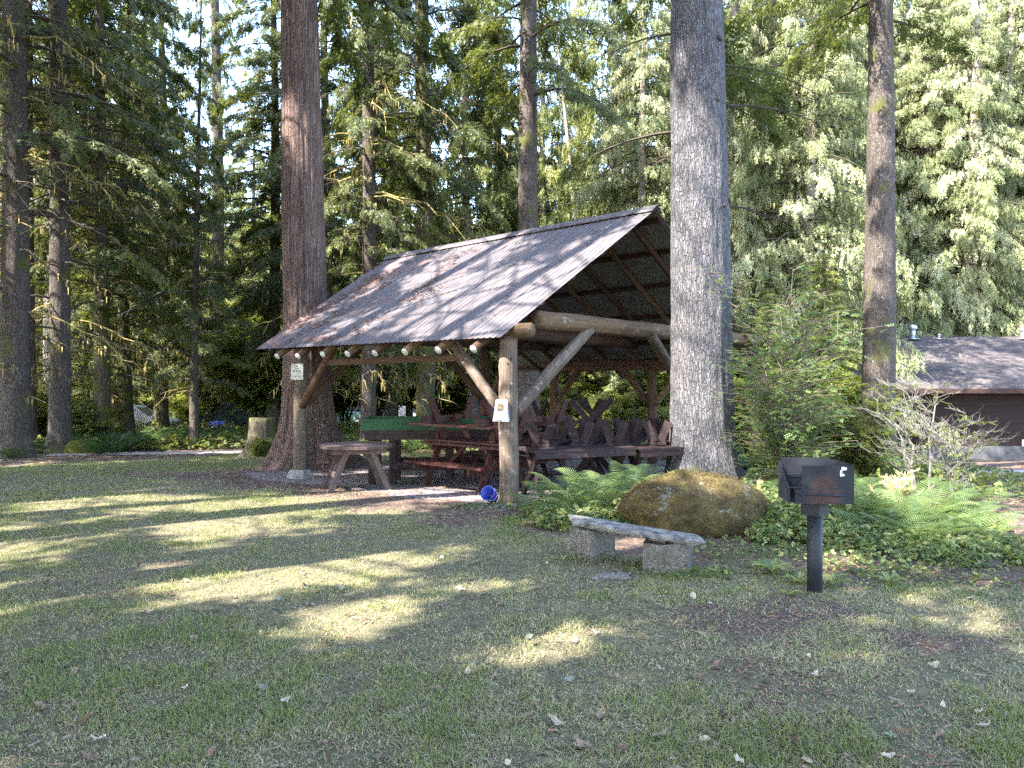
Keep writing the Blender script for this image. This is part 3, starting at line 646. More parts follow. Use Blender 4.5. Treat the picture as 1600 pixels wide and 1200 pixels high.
# long trestle tables with crossed legs under the gable
def xtable(L, H=.74, W=.74):
    out = []; mb = MB()
    for i in range(5): mb.box((-L/2, -W/2+W*(i+.5)/5, H-.02), (L/2, -W/2+W*(i+.5)/5, H-.02), W/5-.01, .04)
    out.append(('table_top', mb))
    mb = MB(); 
    for s in (-1, 1): mb.box((-L/2+.03, s*(W/2-.03), H-.085), (L/2-.03, s*(W/2-.03), H-.085), .04, .085)
    out.append(('apron', mb))
    for sx in (-1, 1):
        x = sx*(L/2-.14)
        for s in (-1, 1):
            mb = MB(); mb.box((x+.024*s, s*.28, H-.05), (x+.024*s, -s*.34, 0), .11, .044, (1, 0, 0)); out.append(('leg', mb))
    return out
wd = np.array([.93, .37]); wd /= np.linalg.norm(wd); rw = ang(wd)
xt = [((.98, 11.72), 1.72, 'maroon trestle table with crossed legs beside the near log post'), ((2.62, 12.38), 1.75, 'maroon trestle table partly hidden by ferns and the big grey trunk')]
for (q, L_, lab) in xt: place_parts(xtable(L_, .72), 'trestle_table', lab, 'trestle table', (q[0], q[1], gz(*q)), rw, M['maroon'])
def vbench(L=1.15, Hb=.37):
    out = []; mb = MB(); mb.box((-L/2, -.075, Hb-.02), (L/2, -.075, Hb-.02), .14, .04); mb.box((-L/2, .075, Hb-.02), (L/2, .075, Hb-.02), .14, .04); out.append(('seat', mb))
    for sx in (-1, 1):
        x = sx*(L/2-.06)
        for s in (-1, 1):
            mb = MB(); mb.box((x+.02*s, s*.05, Hb-.05), (x+.02*s, s*.175, 0), .125, .038, (1, 0, 0)); out.append(('leg', mb))
        mb = MB(); mb.box((x-sx*.045, -.115, Hb-.085), (x-sx*.045, .115, Hb-.085), .038, .09); out.append(('cleat', mb))
    return out
VB = [(845, 11.72), (903, 11.95), (959, 12.1), (986, 12.75), (1027, 12.3), (1058, 12.9)]
vl = ['bench upside down on the trestle table, closest to the near log post', 'second upside down bench to the right of the near log post', 'third upside down bench counting right from the near log post',
      'fourth upside down bench counting right from the near log post', 'fifth upside down bench counting right from the near log post', 'upside down bench half hidden by the big grey trunk']
for i, (px, Yv) in enumerate(VB):
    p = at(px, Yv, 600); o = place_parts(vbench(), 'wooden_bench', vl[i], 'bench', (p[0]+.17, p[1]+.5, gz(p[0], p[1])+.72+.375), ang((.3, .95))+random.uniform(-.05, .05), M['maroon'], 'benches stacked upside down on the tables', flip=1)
# darker upturned trestles deeper in
for i, (px, Yv, lab) in enumerate(((885, 15.2, 'dark trestle table turned upside down deep inside the shelter'), (925, 14.6, 'dark upturned trestle table with its crossed legs against the trees'))):
    p = at(px, Yv, 600); a = ang((.9, .4))+i*.9; g_ = gz(p[0], p[1])
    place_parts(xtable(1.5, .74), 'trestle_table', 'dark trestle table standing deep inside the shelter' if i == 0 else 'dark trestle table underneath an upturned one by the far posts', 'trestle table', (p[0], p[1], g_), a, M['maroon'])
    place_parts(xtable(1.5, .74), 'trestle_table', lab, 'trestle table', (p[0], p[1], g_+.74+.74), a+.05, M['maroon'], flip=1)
# round table
p = at(557, 12.5); t = thing('round_table', 'weathered round wooden picnic table at the open shelter side', 'picnic table', p, R(20)); mb = MB(); n = 40; an = np.arange(n)*2*pi/n; H_ = .72
for r_ in range(9):     # planks cut to a circle
    y0 = -.58+r_*.129; y1 = y0+.122; xa = sqrt(max(.001, .585**2-min(y0*y0, .34))); xb = sqrt(max(.001, .585**2-min(y1*y1, .34)))
    mb.add([(-xa, y0, H_), (xa, y0, H_), (xb, y1, H_), (-xb, y1, H_), (-xa, y0, H_-.045), (xa, y0, H_-.045), (xb, y1, H_-.045), (-xb, y1, H_-.045)], [(0, 1, 2, 3), (7, 6, 5, 4), (0, 4, 5, 1), (1, 5, 6, 2), (2, 6, 7, 3), (3, 7, 4, 0)], g=[(q[1], 0, q[0]) for q in [(-xa, y0), (xa, y0), (xb, y1), (-xb, y1)]*2])
mb.build('table_top', M['weathered'], t)
for s in (-1, 1):
    for q in (-1, 1):
        mb = MB(); mb.box((s*.18, q*.33, H_-.05), (s*.46, q*.36, 0), .085, .042, (0, 1, 0)); mb.build('leg', M['weathered'], t)
    mb = MB(); mb.box((s*.37, -.34, .25), (s*.37, .34, .25), .04, .09); mb.build('stretcher', M['weathered'], t)
    mb = MB(); mb.box((s*.36, 0, .27), (s*.06, 0, H_-.06), .07, .04, (0, 1, 0)); mb.build('diagonal_brace', M['weathered'], t)
mb = MB(); mb.box((-.42, .33, H_-.09), (.42, .33, H_-.09), .042, .09); mb.box((-.42, -.33, H_-.09), (.42, -.33, H_-.09), .042, .09); mb.build('cleat', M['weathered'], t)
# serving counter with green box
p = at(672, 13.75); t = thing('serving_counter', 'dark brown serving counter on square posts at the shelter back', 'counter', p, R(2)); g_ = p[2]
mb = MB(); mb.box((-1.15, 0, .93), (1.15, 0, .93), .95, .05); mb.build('counter_top', M['maroon'], t)
for x in (-.98, -.62, .35, 1.0):
    for y in (-.38, .38):
        mb = MB(); mb.box((x, y, 0), (x, y, .905), .11, .11, (0, 1, 0)); mb.build('leg', M['maroon'], t)
for y in (-.38, .38):
    mb = MB(); mb.box((-.62, y+.07*np.sign(y), .33), (1.0, y+.07*np.sign(y), .33), .035, .13); mb.build('lower_rail', M['maroon'], t)
    mb = MB(); mb.box((-1.1, y+.07*np.sign(y), .85), (1.1, y+.07*np.sign(y), .85), .035, .11); mb.build('upper_rail', M['maroon'], t)
t2 = thing('green_tray', 'long open green painted wooden tray on the brown counter', 'tray', (p[0], p[1], g_+.957), R(2))
for (a, b) in (((-1.14, -.45), (1.14, -.45)), ((-1.14, .45), (1.14, .45)), ((-1.14, -.43), (-1.14, .43)), ((1.14, -.43), (1.14, .43))):
    mb = MB(); mb.box((*a, .10), (*b, .10), .03, .20); mb.build('side_board', M['green'], t2)
mb = MB(); mb.box((-1.1, 0, .02), (1.1, 0, .02), .85, .02); mb.build('tray_floor', M['green'], t2)
# ============================================================ STONE BENCH
M['slab'] = m_simple('slab', (.14, .13, .12), .85, ns_=11, var=.8, bs=1, bd=.03, spec=.3)
m, nt, ns, ls = mat('granite'); w = coords(nt); n1 = noise(nt, w, 30, 8, .75); n2 = noise(nt, w, 4, 5)
c = ramp(nt, n1, [(.3, (.07, .063, .057)), (.5, (.15, .135, .12)), (.72, (.25, .235, .215))]); c = mixc(nt, ramp(nt, n2, [(.5, (0, 0, 0)), (.72, (.75, .75, .75))]), c, (.07, .06, .035)); finish(m, nt, c, .95, n1, .9, .03, spec=.2); M['granite'] = m
sb = thing('stone_bench', 'low curved stone slab bench on two granite blocks', 'bench', (1.05, 7.25, 0))
def rock_slab(mb, top, thick, rough=.012, seed=0):
    """top: outline points (x,y,z) ordered; irregular edges"""
    top = np.array(top, float); c = top.mean(0); r = np.random.default_rng(seed); n = len(top)
    rows = [(c+(top-c)*0.0, 0.004), (c+(top-c)*.6, .002), (c+(top-c)*.94, 0), (c+(top-c)*1.0, -.012), (c+(top-c)*(1.0)+r.normal(0, .008, (n, 3)), -thick*.5), (c+(top-c)*.97+r.normal(0, .01, (n, 3)), -thick*.9), (c+(top-c)*.5, -thick)]
    V = [];
    for P_, dz in rows: Q = P_.copy(); Q[:, 2] += dz+rough*(fbm(Q[:, 0]*9+seed, Q[:, 1]*9, 4)-.5); V.append(Q)
    V = np.concatenate(V); Fc = [(i*n+j, i*n+(j+1) % n, (i+1)*n+(j+1) % n, (i+1)*n+j) for i in range(len(rows)-1) for j in range(n)]
    mb.add(V, [f[::-1] for f in Fc])
mb = MB(); ft = np.linspace(0, 1, 24); 
back = np.stack([.56+1.16*ft, 7.72-.68*ft-.02*np.sin(ft*pi), .385-.075*ft], 1); front = np.stack([.57+1.14*ft, 7.40-.62*ft-.10*np.sin(ft*pi), .38-.075*ft], 1)
front[:, :2] += .02*(fbm(ft*9, ft*0+3, 3)[:, None]-.5)
out = np.concatenate([front, back[::-1]]); out = out-np.array([1.05, 7.25, 0]); rock_slab(mb, out, .06, .012, 4); o = mb.build('slab', M['slab'], sb, True)
def block(cx, cy, rz, w_, d, h, seed, z0):
    n = 7; P_ = []; g1 = np.linspace(-1, 1, n); V = []; Fc = []
    r = np.random.default_rng(seed)
    def face(o, a, b):
        k = len(V); 
        for i in range(n):
            for j in range(n): V.append(o+a*g1[i]+b*g1[j])
        for i in range(n-1):
            for j in range(n-1): Fc.append((k+i*n+j, k+(i+1)*n+j, k+(i+1)*n+j+1, k+i*n+j+1))
    x = np.array([w_/2, 0, 0]); y = np.array([0, d/2, 0]); z = np.array([0, 0, h/2]); 
    face(z, x, y); face(-z, y, x); face(-y, x, z); face(y, z, x); face(x, y, z); face(-x, z, y)
    V = np.array(V); q = V/np.array([w_/2, d/2, h/2]); V = V*(1-.035*(np.abs(q)**6).sum(1)[:, None]/2)
    V += .02*(np.stack([fbm(V[:, 1]*9+seed, V[:, 2]*9+3, 3), fbm(V[:, 0]*9+seed, V[:, 2]*9+7, 3), fbm(V[:, 0]*9, V[:, 1]*9+seed, 3)], 1)-.5)*2
    c, s = cos(rz), sin(rz); V = np.stack([V[:, 0]*c-V[:, 1]*s+cx, V[:, 0]*s+V[:, 1]*c+cy, V[:, 2]+z0+h/2], 1)
    mb = MB(); mb.add(V-np.array([1.05, 7.25, 0]), Fc); return mb.build('support_block', M['granite'], sb, False)
block(.78, 7.46, R(-50), .30, .34, .41, 2, -.10); block(1.42, 7.03, R(-22), .40, .33, .36, 5, -.10)
# ============================================================ BOULDER
m, nt, ns, ls = mat('mossy_rock'); w = coords(nt); n1 = noise(nt, w, 3.4, 9, .68, .5); n2 = noise(nt, w, 24, 6, .7); n3 = noise(nt, w, 6, 7, .7)
rock = ramp(nt, n2, [(.3, (.09, .085, .08)), (.6, (.18, .18, .17)), (.8, (.32, .32, .30))])
mossc = ramp(nt, n3, [(.3, (.03, .022, .014)), (.48, (.075, .055, .026)), (.62, (.12, .095, .036)), (.78, (.16, .135, .05))])
c = mixc(nt, ramp(nt, mth(nt, 'ADD', n1, mth(nt, 'MULTIPLY', mth(nt, 'SUBTRACT', n2, .5), .75)), [(.62, (0, 0, 0)), (.65, (.85, .85, .85))]), mossc, rock)
finish(m, nt, c, 1, mth(nt, 'ADD', n2, n3), .9, .03, spec=.1)
def boulder(name, label, loc, rad, seed, mt, nseg=72, nr=44, amp=.16, moss=False):
    an = np.linspace(0, 2*pi, nseg, endpoint=False); ph = np.linspace(-pi/2*.6, pi/2, nr)
    A, Pp = np.meshgrid(an, ph); x = np.cos(Pp)*np.cos(A); y = np.cos(Pp)*np.sin(A); z = np.sin(Pp)
    e = .78; x = np.sign(x)*abs(x)**e; y = np.sign(y)*abs(y)**e; z = np.sign(z)*abs(z)**.9
    n_ = fbm(x*1.6+seed+y*.4, z*1.6+y*1.5+seed, 5)-.5; s_ = 1+amp*n_*2
    V = np.stack([x*rad[0]*s_, y*rad[1]*s_, z*rad[2]*s_], -1); V += .02*(fbm(A*9+seed, Pp*14, 3)-.5)[..., None]
    i = np.arange(nr-1)[:, None]*nseg; j = np.arange(nseg)[None]; j2 = (j+1) % nseg; f = np.stack([i+j, i+j2, i+nseg+j2, i+nseg+j], -1).reshape(-1, 4)
    mb = MB(); mb.add(V.reshape(-1, 3), f)
    t = thing(name, label, 'rock', loc); mb.build('stone', mt, t, True)
    if moss:
        r = np.random.default_rng(seed+1); n = 26000; k = r.integers(0, len(V.reshape(-1, 3)), n); P0 = V.reshape(-1, 3)[k]+r.normal(0, .022, (n, 3)); nrm = P0/np.array(rad)**2; nrm /= np.linalg.norm(nrm, axis=1, keepdims=True)
        k2 = (fbm(P0[:, 0]*4+3+P0[:, 1], P0[:, 2]*4+P0[:, 1]*3, 4) < .58) & (P0[:, 2] > -.2); P0, nrm = P0[k2], nrm[k2]; n = len(P0)
        d = nrm+r.normal(0, .5, (n, 3))+[0, 0, -.2]; s = np.cross(d, r.normal(0, 1, (n, 3))); s /= np.linalg.norm(s, axis=1, keepdims=True); L_ = r.uniform(.01, .032, n)[:, None]; P0 = P0-nrm*.012
        Vm = np.stack([P0-s*.004, P0+s*.004, P0+d*L_], 1).reshape(-1, 3); b_ = np.arange(n)*3; mm = MB(); mm.add(Vm, np.stack([b_, b_+1, b_+2], 1), 0, np.repeat(r.random(n), 3))
        o = mm.build('moss', M['mossleaf'], t, tintattr=True); o['kind'] = 'stuff'
    return t
M['mossrock'] = m
M['mossleaf'] = m_leaf('moss_leaf', (.03, .022, .013), (.085, .06, .026), (.17, .135, .05), .2, .9, .1)
boulder('mossy_boulder', 'large rounded boulder covered in brown green moss behind the stone bench', (2.13, 9.0, .08), (.86, .66, .52), 3, m, moss=True)
boulder('small_rock', 'small grey rock among leaves at the lawn edge far right', (4.45, 7.2, .0), (.12, .10, .09), 9, M['granite'], 24, 16)
boulder('small_rock', 'flat grey stone lying in grass before the stone bench', (.86, 6.68, .0), (.18, .06, .05), 12, M['granite'], 24, 14)
boulder('small_rock', 'grey stone at the foot of the near log post', (.32, 10.55, .0), (.12, .09, .08), 14, M['granite'], 20, 12)
# ============================================================ GRILL
m, nt, ns, ls = mat('grill_steel'); w = coords(nt); n1 = noise(nt, w, 7, 7, .65)
sp = nt.nodes.new('ShaderNodeSeparateXYZ'); ls.new(w, sp.inputs[0])
dx = mth(nt, 'MULTIPLY', mth(nt, 'SUBTRACT', sp.outputs[0], .02), 7); dz_ = mth(nt, 'MULTIPLY', mth(nt, 'SUBTRACT', sp.outputs[2], .80), 4.6)
d = mth(nt, 'ADD', mth(nt, 'MULTIPLY', dx, dx), mth(nt, 'MULTIPLY', dz_, dz_))
rf = ramp(nt, mth(nt, 'SUBTRACT', mth(nt, 'ADD', mth(nt, 'MULTIPLY', n1, 1.3), .55), d), [(.15, (0, 0, 0)), (.9, (.85, .85, .85))])
c = mixc(nt, rf, ramp(nt, n1, [(.3, (.008, .009, .013)), (.7, (.022, .024, .032))]), ramp(nt, noise(nt, w, 16, 5), [(.35, (.028, .016, .015)), (.65, (.065, .033, .028))]))
finish(m, nt, c, .7, n1, .2, .004, metallic=0, spec=.3); M['grill'] = m
gp = at(1273, 6.3); gl = thing('park_grill', 'black steel park grill with rusty panel on a round post', 'grill', (gp[0], gp[1], gp[2]), R(-4)); M['steel'] = m_simple('dark_steel', (.012, .014, .02), .6, 0, .35)
mb = MB(); mb.tube([(0, 0, -.2), (0, 0, .67)], .060, 24); mb.build('post', M['steel'], gl, True)
mb = MB(); mb.tube([(0, 0, .63), (0, 0, .757)], [.087*1.3]*2, 4); o = mb.build('socket', M['steel'], gl)
def plate(mb, pts, th=.006):
    p = np.array(pts, float); n_ = np.cross(p[1]-p[0], p[2]-p[0]); n_ /= np.linalg.norm(n_); n = len(p)
    V = np.concatenate([p+n_*th/2, p-n_*th/2]); mb.poly(V, list(range(n))); k = mb.n
    mb.ng.append((np.arange(n)[::-1]+k-n, 0)); mb.f4.append(np.array([(i+k-2*n, (i+1) % n+k-2*n, (i+1) % n+k-n, i+k-n) for i in range(n)])[:, ::-1]); mb.m4.append(np.zeros(n, int))
hb = .25; z0 = .755
mb = MB(); plate(mb, [(-hb, -.17, z0), (hb, -.17, z0), (hb, .15, z0), (-hb, .15, z0)]); mb.build('fire_box_floor', M['grill'], gl)
mb = MB(); plate(mb, [(hb, -.17, z0-.015), (hb, .15, z0-.015), (hb, .15, z0+.30), (hb, -.17, z0+.30)]); mb.build('side_panel', M['grill'], gl)
mb = MB(); plate(mb, [(-hb, -.17, z0), (-hb, .15, z0), (-hb, .15, z0+.30), (-hb, .11, z0+.30), (-hb, -.15, z0+.11), (-hb, -.17, z0+.10)]); mb.build('side_panel', M['grill'], gl)
mb = MB(); plate(mb, [(-hb, .15, z0), (hb, .15, z0), (hb, .15, z0+.30), (hb-.10, .15, z0+.325), (-hb+.02, .15, z0+.325)]); mb.build('back_panel', M['grill'], gl)
mb = MB(); plate(mb, [(-.205, -.17, z0-.01), (hb, -.17, z0-.01), (hb, -.17, z0+.295), (-.155, -.17, z0+.295), (-.155, -.17, z0+.24), (-.17, -.17, z0+.235), (-.17, -.17, z0+.215), (-.152, -.17, z0+.21), (-.152, -.17, z0+.175), (-.172, -.17, z0+.17), (-.172, -.17, z0+.15), (-.15, -.17, z0+.145), (-.16, -.17, z0+.10), (-.21, -.17, z0+.10)])
mb.build('front_panel', M['grill'], gl)
mb = MB()
for k_ in range(22): x = -.24+k_*.0225; mb.tube([(x, -.16, z0+.115), (x, .13, z0+.19)], .004, 5, cap=False)
mb.tube([(-.25, -.16, z0+.115), (.25, -.16, z0+.115)], .006, 6); mb.tube([(-.25, .13, z0+.19), (.25, .13, z0+.19)], .006, 6); mb.build('grate', M['steel'], gl)
mb = MB(); mb.tube([(-.21, -.16, z0+.10), (-.20, -.205, z0+.075), (-.12, -.215, z0+.07), (.16, -.215, z0+.062), (.175, -.17, z0+.062)], .0075, 8); hd = mb.build('grate_handle', M['steel'], gl, True)
mb = MB(); mb.tube([(-.06+.0085*i, -.215+.011*sin(i*2.1), .068+z0+.011*cos(i*2.1)) for i in range(16)], .0045, 6); mb.build('coil_grip', M['steel'], hd, True)
mb = MB(); mb.tube([(.165, -.176, z0+.272), (.165, -.1735, z0+.272)], .016, 14); mb.tube([(.182, -.176, z0+.272), (.182, -.1735, z0+.272)], .013, 14); mb.box((.142, -.1745, z0+.235), (.16, -.1745, z0+.235), .002, .05); mb.tube([(.168, -.176, z0+.222), (.168, -.1735, z0+.222)], .010, 12); mb.build('vent_slot_light', M['log_end'], gl)  # light showing through the vent slots, painted as solid white shapes
# ============================================================ SHADE BOOKKEEPING
LIT = [(1330, 757, 130, 22), (200, 786, 260, 12), (560, 797, 130, 9), (90, 822, 110, 8), (430, 905, 150, 20), (560, 882, 150, 13), (300, 925, 90, 10), (700, 912, 100, 13), (610, 945, 55, 9), (120, 962, 90, 14), (650, 858, 130, 8),
       (900, 1015, 120, 22), (1010, 990, 80, 14), (800, 985, 110, 12), (1540, 1040, 100, 26), (960, 915, 110, 12), (1180, 893, 90, 12), (680, 775, 110, 12), (960, 770, 130, 42), (1180, 790, 110, 40), (1080, 775, 90, 30),
       (350, 701, 110, 8), (560, 1120, 90, 14), (850, 1060, 110, 14), (1480, 800, 120, 30), (1560, 905, 80, 14), (620, 832, 60, 6), (740, 1085, 60, 10), (1290, 1000, 60, 9), (480, 1010, 80, 10), (200, 1050, 60, 10), (980, 850, 60, 12)]
def litmask(x, y):
    x = np.asarray(x, float)
    y = np.maximum(y, .5); px = CX+F*x/y; py = CY+F*(CAMH-gh(x, y))/y
    wob = (fbm(x*1.1+9, y*1.1+2, 3)-.5)*1.3+(vn(x*3.1+5, y*3.1)-.5)*1.5; o = np.zeros(len(x), bool)
    for a, b, ha, hb_ in LIT: o |= (((px-a)/ha)**2+((py-b)/hb_)**2+wob) < 1.3
    return o
def shade_keep(P_):
    """P_ world positions of sprays: leave gaps where the sun reaches ground, roof and the far bright trees"""
    q = P_-Ld*(P_[:, 2]/Ld[2])[:, None]; k = ~(litmask(q[:, 0], q[:, 1]) & (q[:, 1] > 1.2)) & (rng.random(len(P_)) < .93)
    k &= (rng.random(len(P_)) < .9)
    k &= ~((fbm(q[:, 0]*.9+33, q[:, 1]*.9+4, 3) > .63) & (q[:, 1] > 5.2) & (q[:, 1] < 13))
    t = (P_[:, 1]-27)/Ld[1]; r = P_-Ld*t[:, None]      # where the ray meets the bright wall of cedars
    k &= ~((t < 0) & (r[:, 0] > 4.5) & (r[:, 0] < 30) & ((r[:, 2] > 3.4) | (r[:, 0] < 10)) & (r[:, 2] < 20) & (rng.random(len(P_)) < .9))
    # roof: patches of sun
    n_ = np.cross(E2-E1, R1-E1); n_ /= np.linalg.norm(n_); tt = ((P_-E1)@n_)/(Ld@n_); w_ = P_-Ld*tt[:, None]-E1
    s_ = w_@np.array([*u, 0])/6.6; a_ = w_@np.array([*vv, 0])/3.9
    on = (s_ > -.1) & (s_ < 1.15) & (a_ > -.05) & (a_ < 1.05)
    k &= ~(on & (fbm(s_*11+3, a_*5+20, 3)+.04*(s_ < .75)-.06*(a_ < .15) > .545))
    return k
# ============================================================ TREES
crowns = {}
def proto(key, mats, **kw):
    lim, fo = crown(**kw); crowns[key] = (lim.build(key+'_limbs', M['twigdark'], 'mesh'), fo.build(key+'_crown', mats, 'mesh', tintattr=True))
M['twigdark'] = m_simple('twig_dark', (.05, .038, .03), .95, ns_=4)
M['mossgold'] = m_simple('moss_gold', (.26, .21, .085), 1, ns_=9, var=.5, spec=.05)
proto('hem', M['leaf_mid'], seed=1, H=24, z0=3.5, Rm=3.9, nb=105, dens=22, size=.36, droop=.35, hang=.5)
proto('hemdark', M['leaf_dark'], seed=2, H=24, z0=4.5, Rm=4.2, nb=95, dens=22, size=.36, droop=.5, hang=.9)
proto('cedar', M['leaf_bright'], seed=3, H=22, z0=.8, Rm=4.2, nb=150, dens=32, size=.30, droop=.55, hang=.7, style='cedar')
proto('cedarb', M['leaf_bright'], seed=4, H=20, z0=.3, Rm=4.6, nb=150, dens=32, size=.29, droop=.45, hang=.6, style='cedar')
proto('cedmid', M['leaf_mid'], seed=5, H=23, z0=3.0, Rm=3.9, nb=105, dens=24, size=.36, droop=.5, hang=.7, style='cedar')
proto('young', M['leaf_mid'], seed=6, H=9, z0=.4, Rm=2.0, nb=70, dens=26, size=.24, droop=.25, hang=.4)
proto('thin', M['leaf_dark'], seed=7, H=14, z0=2.0, Rm=1.9, nb=60, dens=20, size=.28, droop=.4, hang=.6)
proto('high', M['leaf_dark'], seed=8, H=27, z0=9.0, Rm=4.4, nb=60, dens=18, size=.42, droop=.55, hang=.8)
def tr_mesh(key, mt, **kw): crowns[key] = trunk(**kw).build(key, mt, 'mesh', smooth=True)
tr_mesh('t_gen', M['bark_moss'], H=24, r0=.28, r1=.04, seed=3, sides=14, rings=16, bend=.15)
tr_mesh('t_pale', M['bark_pale'], H=22, r0=.26, r1=.04, seed=5, sides=14, rings=16, bend=.2)
tr_mesh('t_young', M['bark_dark'], H=9, r0=.08, r1=.01, seed=6, sides=8, rings=10, bend=.05, flare=1.2)
tr_mesh('t_thin', M['bark_dark'], H=14, r0=.12, r1=.015, seed=7, sides=10, rings=14, bend=.08, flare=1.2)
tr_mesh('t_far', M['bark_dark'], H=24, r0=.36, r1=.05, seed=9, sides=14, rings=14, bend=.15)
dl = MB(); dead_limbs(dl, 5, 1.8, 13, 62, 3.3, 0, 1, .1); crowns['dead'] = dl.build('dead_limbs', [M['twigdark'], M['mossgold']], 'mesh')
dl = MB(); dead_limbs(dl, 9, 1.2, 9, 40, 2.2, 0, 1, .1); crowns['dead2'] = dl.build('dead_limbs', [M['twig_pale'], M['mossgold']], 'mesh')
def tree(name, label, cat, loc, tk, ck, rz, sc=1, group=None, dead=None, csc=None, tilt=0):
    t = thing(name, label, cat, loc, rz, group); t.scale = (sc,)*3; t.rotation_euler = (tilt, 0, rz)
    inst('trunk', crowns[tk], t)
    if ck:
        c = inst('crown', crowns[ck][1], t); l = inst('limbs', crowns[ck][0], t)
        if csc: c.scale = csc; l.scale = csc
    if dead: inst('dead_branches', crowns[dead], t)
    return t
def big(name, label, px, Yd, tkw, mt, ck=None, csc=None, dead=None, cz=0, x=None, extra=None, crot=0):
    p = at(px, Yd); t = thing(name, label, 'tree', p); tm = trunk(**tkw)
    if extra: extra(tm)
    tm.build('trunk', mt, t, True)
    if ck:
        for nm, me in (('crown', crowns[ck][1]), ('limbs', crowns[ck][0])):
            c = inst(nm, me, t); c.location = (0, 0, cz); c.rotation_euler = (0, 0, crot)
            if csc: c.scale = csc
    if dead: inst('dead_branches', crowns[dead], t)
    return t
def own_crown(t, base, mats, **kw):
    """a crown of its own, thinned where sun must pass"""
    k0 = kw.pop('keepf', shade_keep); lim, fo = crown(keep=lambda O: k0(O+np.array(base)), **kw)
    lim.build('limbs', M['twigdark'], t); fo.build('crown', mats, t, tintattr=True)
# big foreground trunks -----------------------------------------------------
def scars(tm):      # old branch scars as dark knotty lumps, bark plates come from the material
    r = np.random.default_rng(4)
    for k in range(30):
        z = r.uniform(1.2, 7.5); a = r.uniform(-pi, 0); rr = .50-.014*z+.0; c = np.array([cos(a)*rr*.985, sin(a)*rr*.985, z]); d = np.array([cos(a), sin(a), -.15])
        tm.tube([c-d*.03, c+d*.004, c+d*.014], [.05+.035*r.random(), .038, .008], 9, 1, noise=.5, seed=k)
spruce = big('spruce_tree', 'massive grey barked spruce with flaky scaly trunk before the shelter gable', 1098, 12.4, dict(H=27, r0=.515, r1=.16, flare=1.5, fh=.75, lobes=7, lobamp=.10, sides=96, rings=150, seed=2, lean=(-.008, 0), bend=.03, rough=.07), [M['bark_grey'], M['bark_dark']], extra=scars)
own_crown(spruce, at(1098, 12.4), M['leaf_dark'], seed=31, H=27, z0=11.5, Rm=4.5, nb=50, dens=13, size=.5, droop=.4, hang=.6, style='coarse')
own_crown(spruce, at(1098, 12.4), M['leaf_dark'], seed=36, H=11.5, z0=5.7, Rm=3.1, nb=17, dens=26, size=.30, droop=.35, hang=.9, az=(-.1, 3.3), Rtop=.9)
lb = MB()
for (z, az, L_) in ((6.2, .05, 1.5), (6.9, .3, 1.9), (7.4, 2.9, 1.2), (4.6, .25, .8), (5.4, 3.0, .5)):
    p = branch_pts((cos(az)*.4, sin(az)*.4, z), az, L_, .08, .25, 9); lb.tube(p, np.linspace(.022, .004, 9), 6, 0, cap=False)
    for k in range(7):
        o = p[rng.integers(2, 9)]; a2 = az+rng.normal(0, .8); l = rng.uniform(.2, .6); lb.tube([o, o+[cos(a2)*l*.6, sin(a2)*l*.6, -.05], o+[cos(a2)*l, sin(a2)*l, -.3*l]], [.006, .004, .002], 3, 0, cap=False)
lb.build('dead_branches', M['twigdark'], spruce)
cedar = big('cedar_tree', 'huge reddish brown fibrous cedar with fluted flaring base behind the shelter corner', 482, 17.05, dict(H=30, r0=.52, r1=.16, flare=2.1, fh=1.3, lobes=8, lobamp=.20, sides=120, rings=90, seed=8, lean=(-.012, .0), bend=.05, rough=.03, ridg=.09), M['bark_cedar'])
own_crown(cedar, at(482, 17.05), M['leaf_dark'], seed=32, H=29, z0=10.5, Rm=4.2, nb=45, dens=13, size=.5, droop=.5, hang=.6, style='coarse')
h = big('hemlock_tree', 'tall dark hemlock trunk standing at the right, above the leafy bush', 1371, 20.0, dict(H=27, r0=.43, r1=.12, flare=1.25, fh=.9, sides=48, rings=60, seed=12, lean=(.002, 0), bend=.06, rough=.05), M['bark_dark'])
own_crown(h, at(1371, 20), M['leaf_dark'], seed=35, H=27, z0=11.5, Rm=4.8, nb=60, dens=26, size=.38, droop=.4, hang=.6)
h = big('hemlock_tree', 'outermost left hemlock with thick lichen spotted trunk and mossy branches', 22, 20.5, dict(H=28, r0=.37, r1=.12, flare=1.5, fh=.8, sides=48, rings=60, seed=13, lean=(.002, 0), bend=.05, rough=.05), M['bark_dark'], None, dead='dead')
own_crown(h, at(22, 20.5), M['leaf_dark'], seed=33, H=27, z0=6.3, Rm=4.8, nb=55, dens=15, size=.36, droop=.55, hang=.8)
h = big('hemlock_tree', 'second thick hemlock from the left with dark straight trunk at the lawn edge', 93, 22.3, dict(H=28, r0=.30, r1=.10, flare=1.6, fh=.7, sides=48, rings=60, seed=14, lean=(.012, 0), bend=.08, rough=.05), M['bark_dark'], None, dead='dead')
own_crown(h, at(93, 22.3), M['leaf_dark'], seed=34, H=27, z0=5.6, Rm=4.8, nb=55, dens=15, size=.36, droop=.6, hang=.8)
big('cedar_tree', 'reddish cedar trunk tucked behind the outermost left hemlock', 40, 24.5, dict(H=28, r0=.33, r1=.10, flare=1.5, fh=.9, sides=30, rings=40, seed=15, lean=(.001, 0), bend=.05), M['bark_cedar'], 'high', cz=2)
big('hemlock_tree', 'slender trunk caught by sun behind the second left hemlock', 78, 28, dict(H=24, r0=.22, r1=.08, flare=1.3, fh=.7, sides=24, rings=40, seed=16, lean=(.012, 0), bend=.15), M['bark_pale'], 'hemdark', (.6, .6, 1), dead='dead2', cz=3)
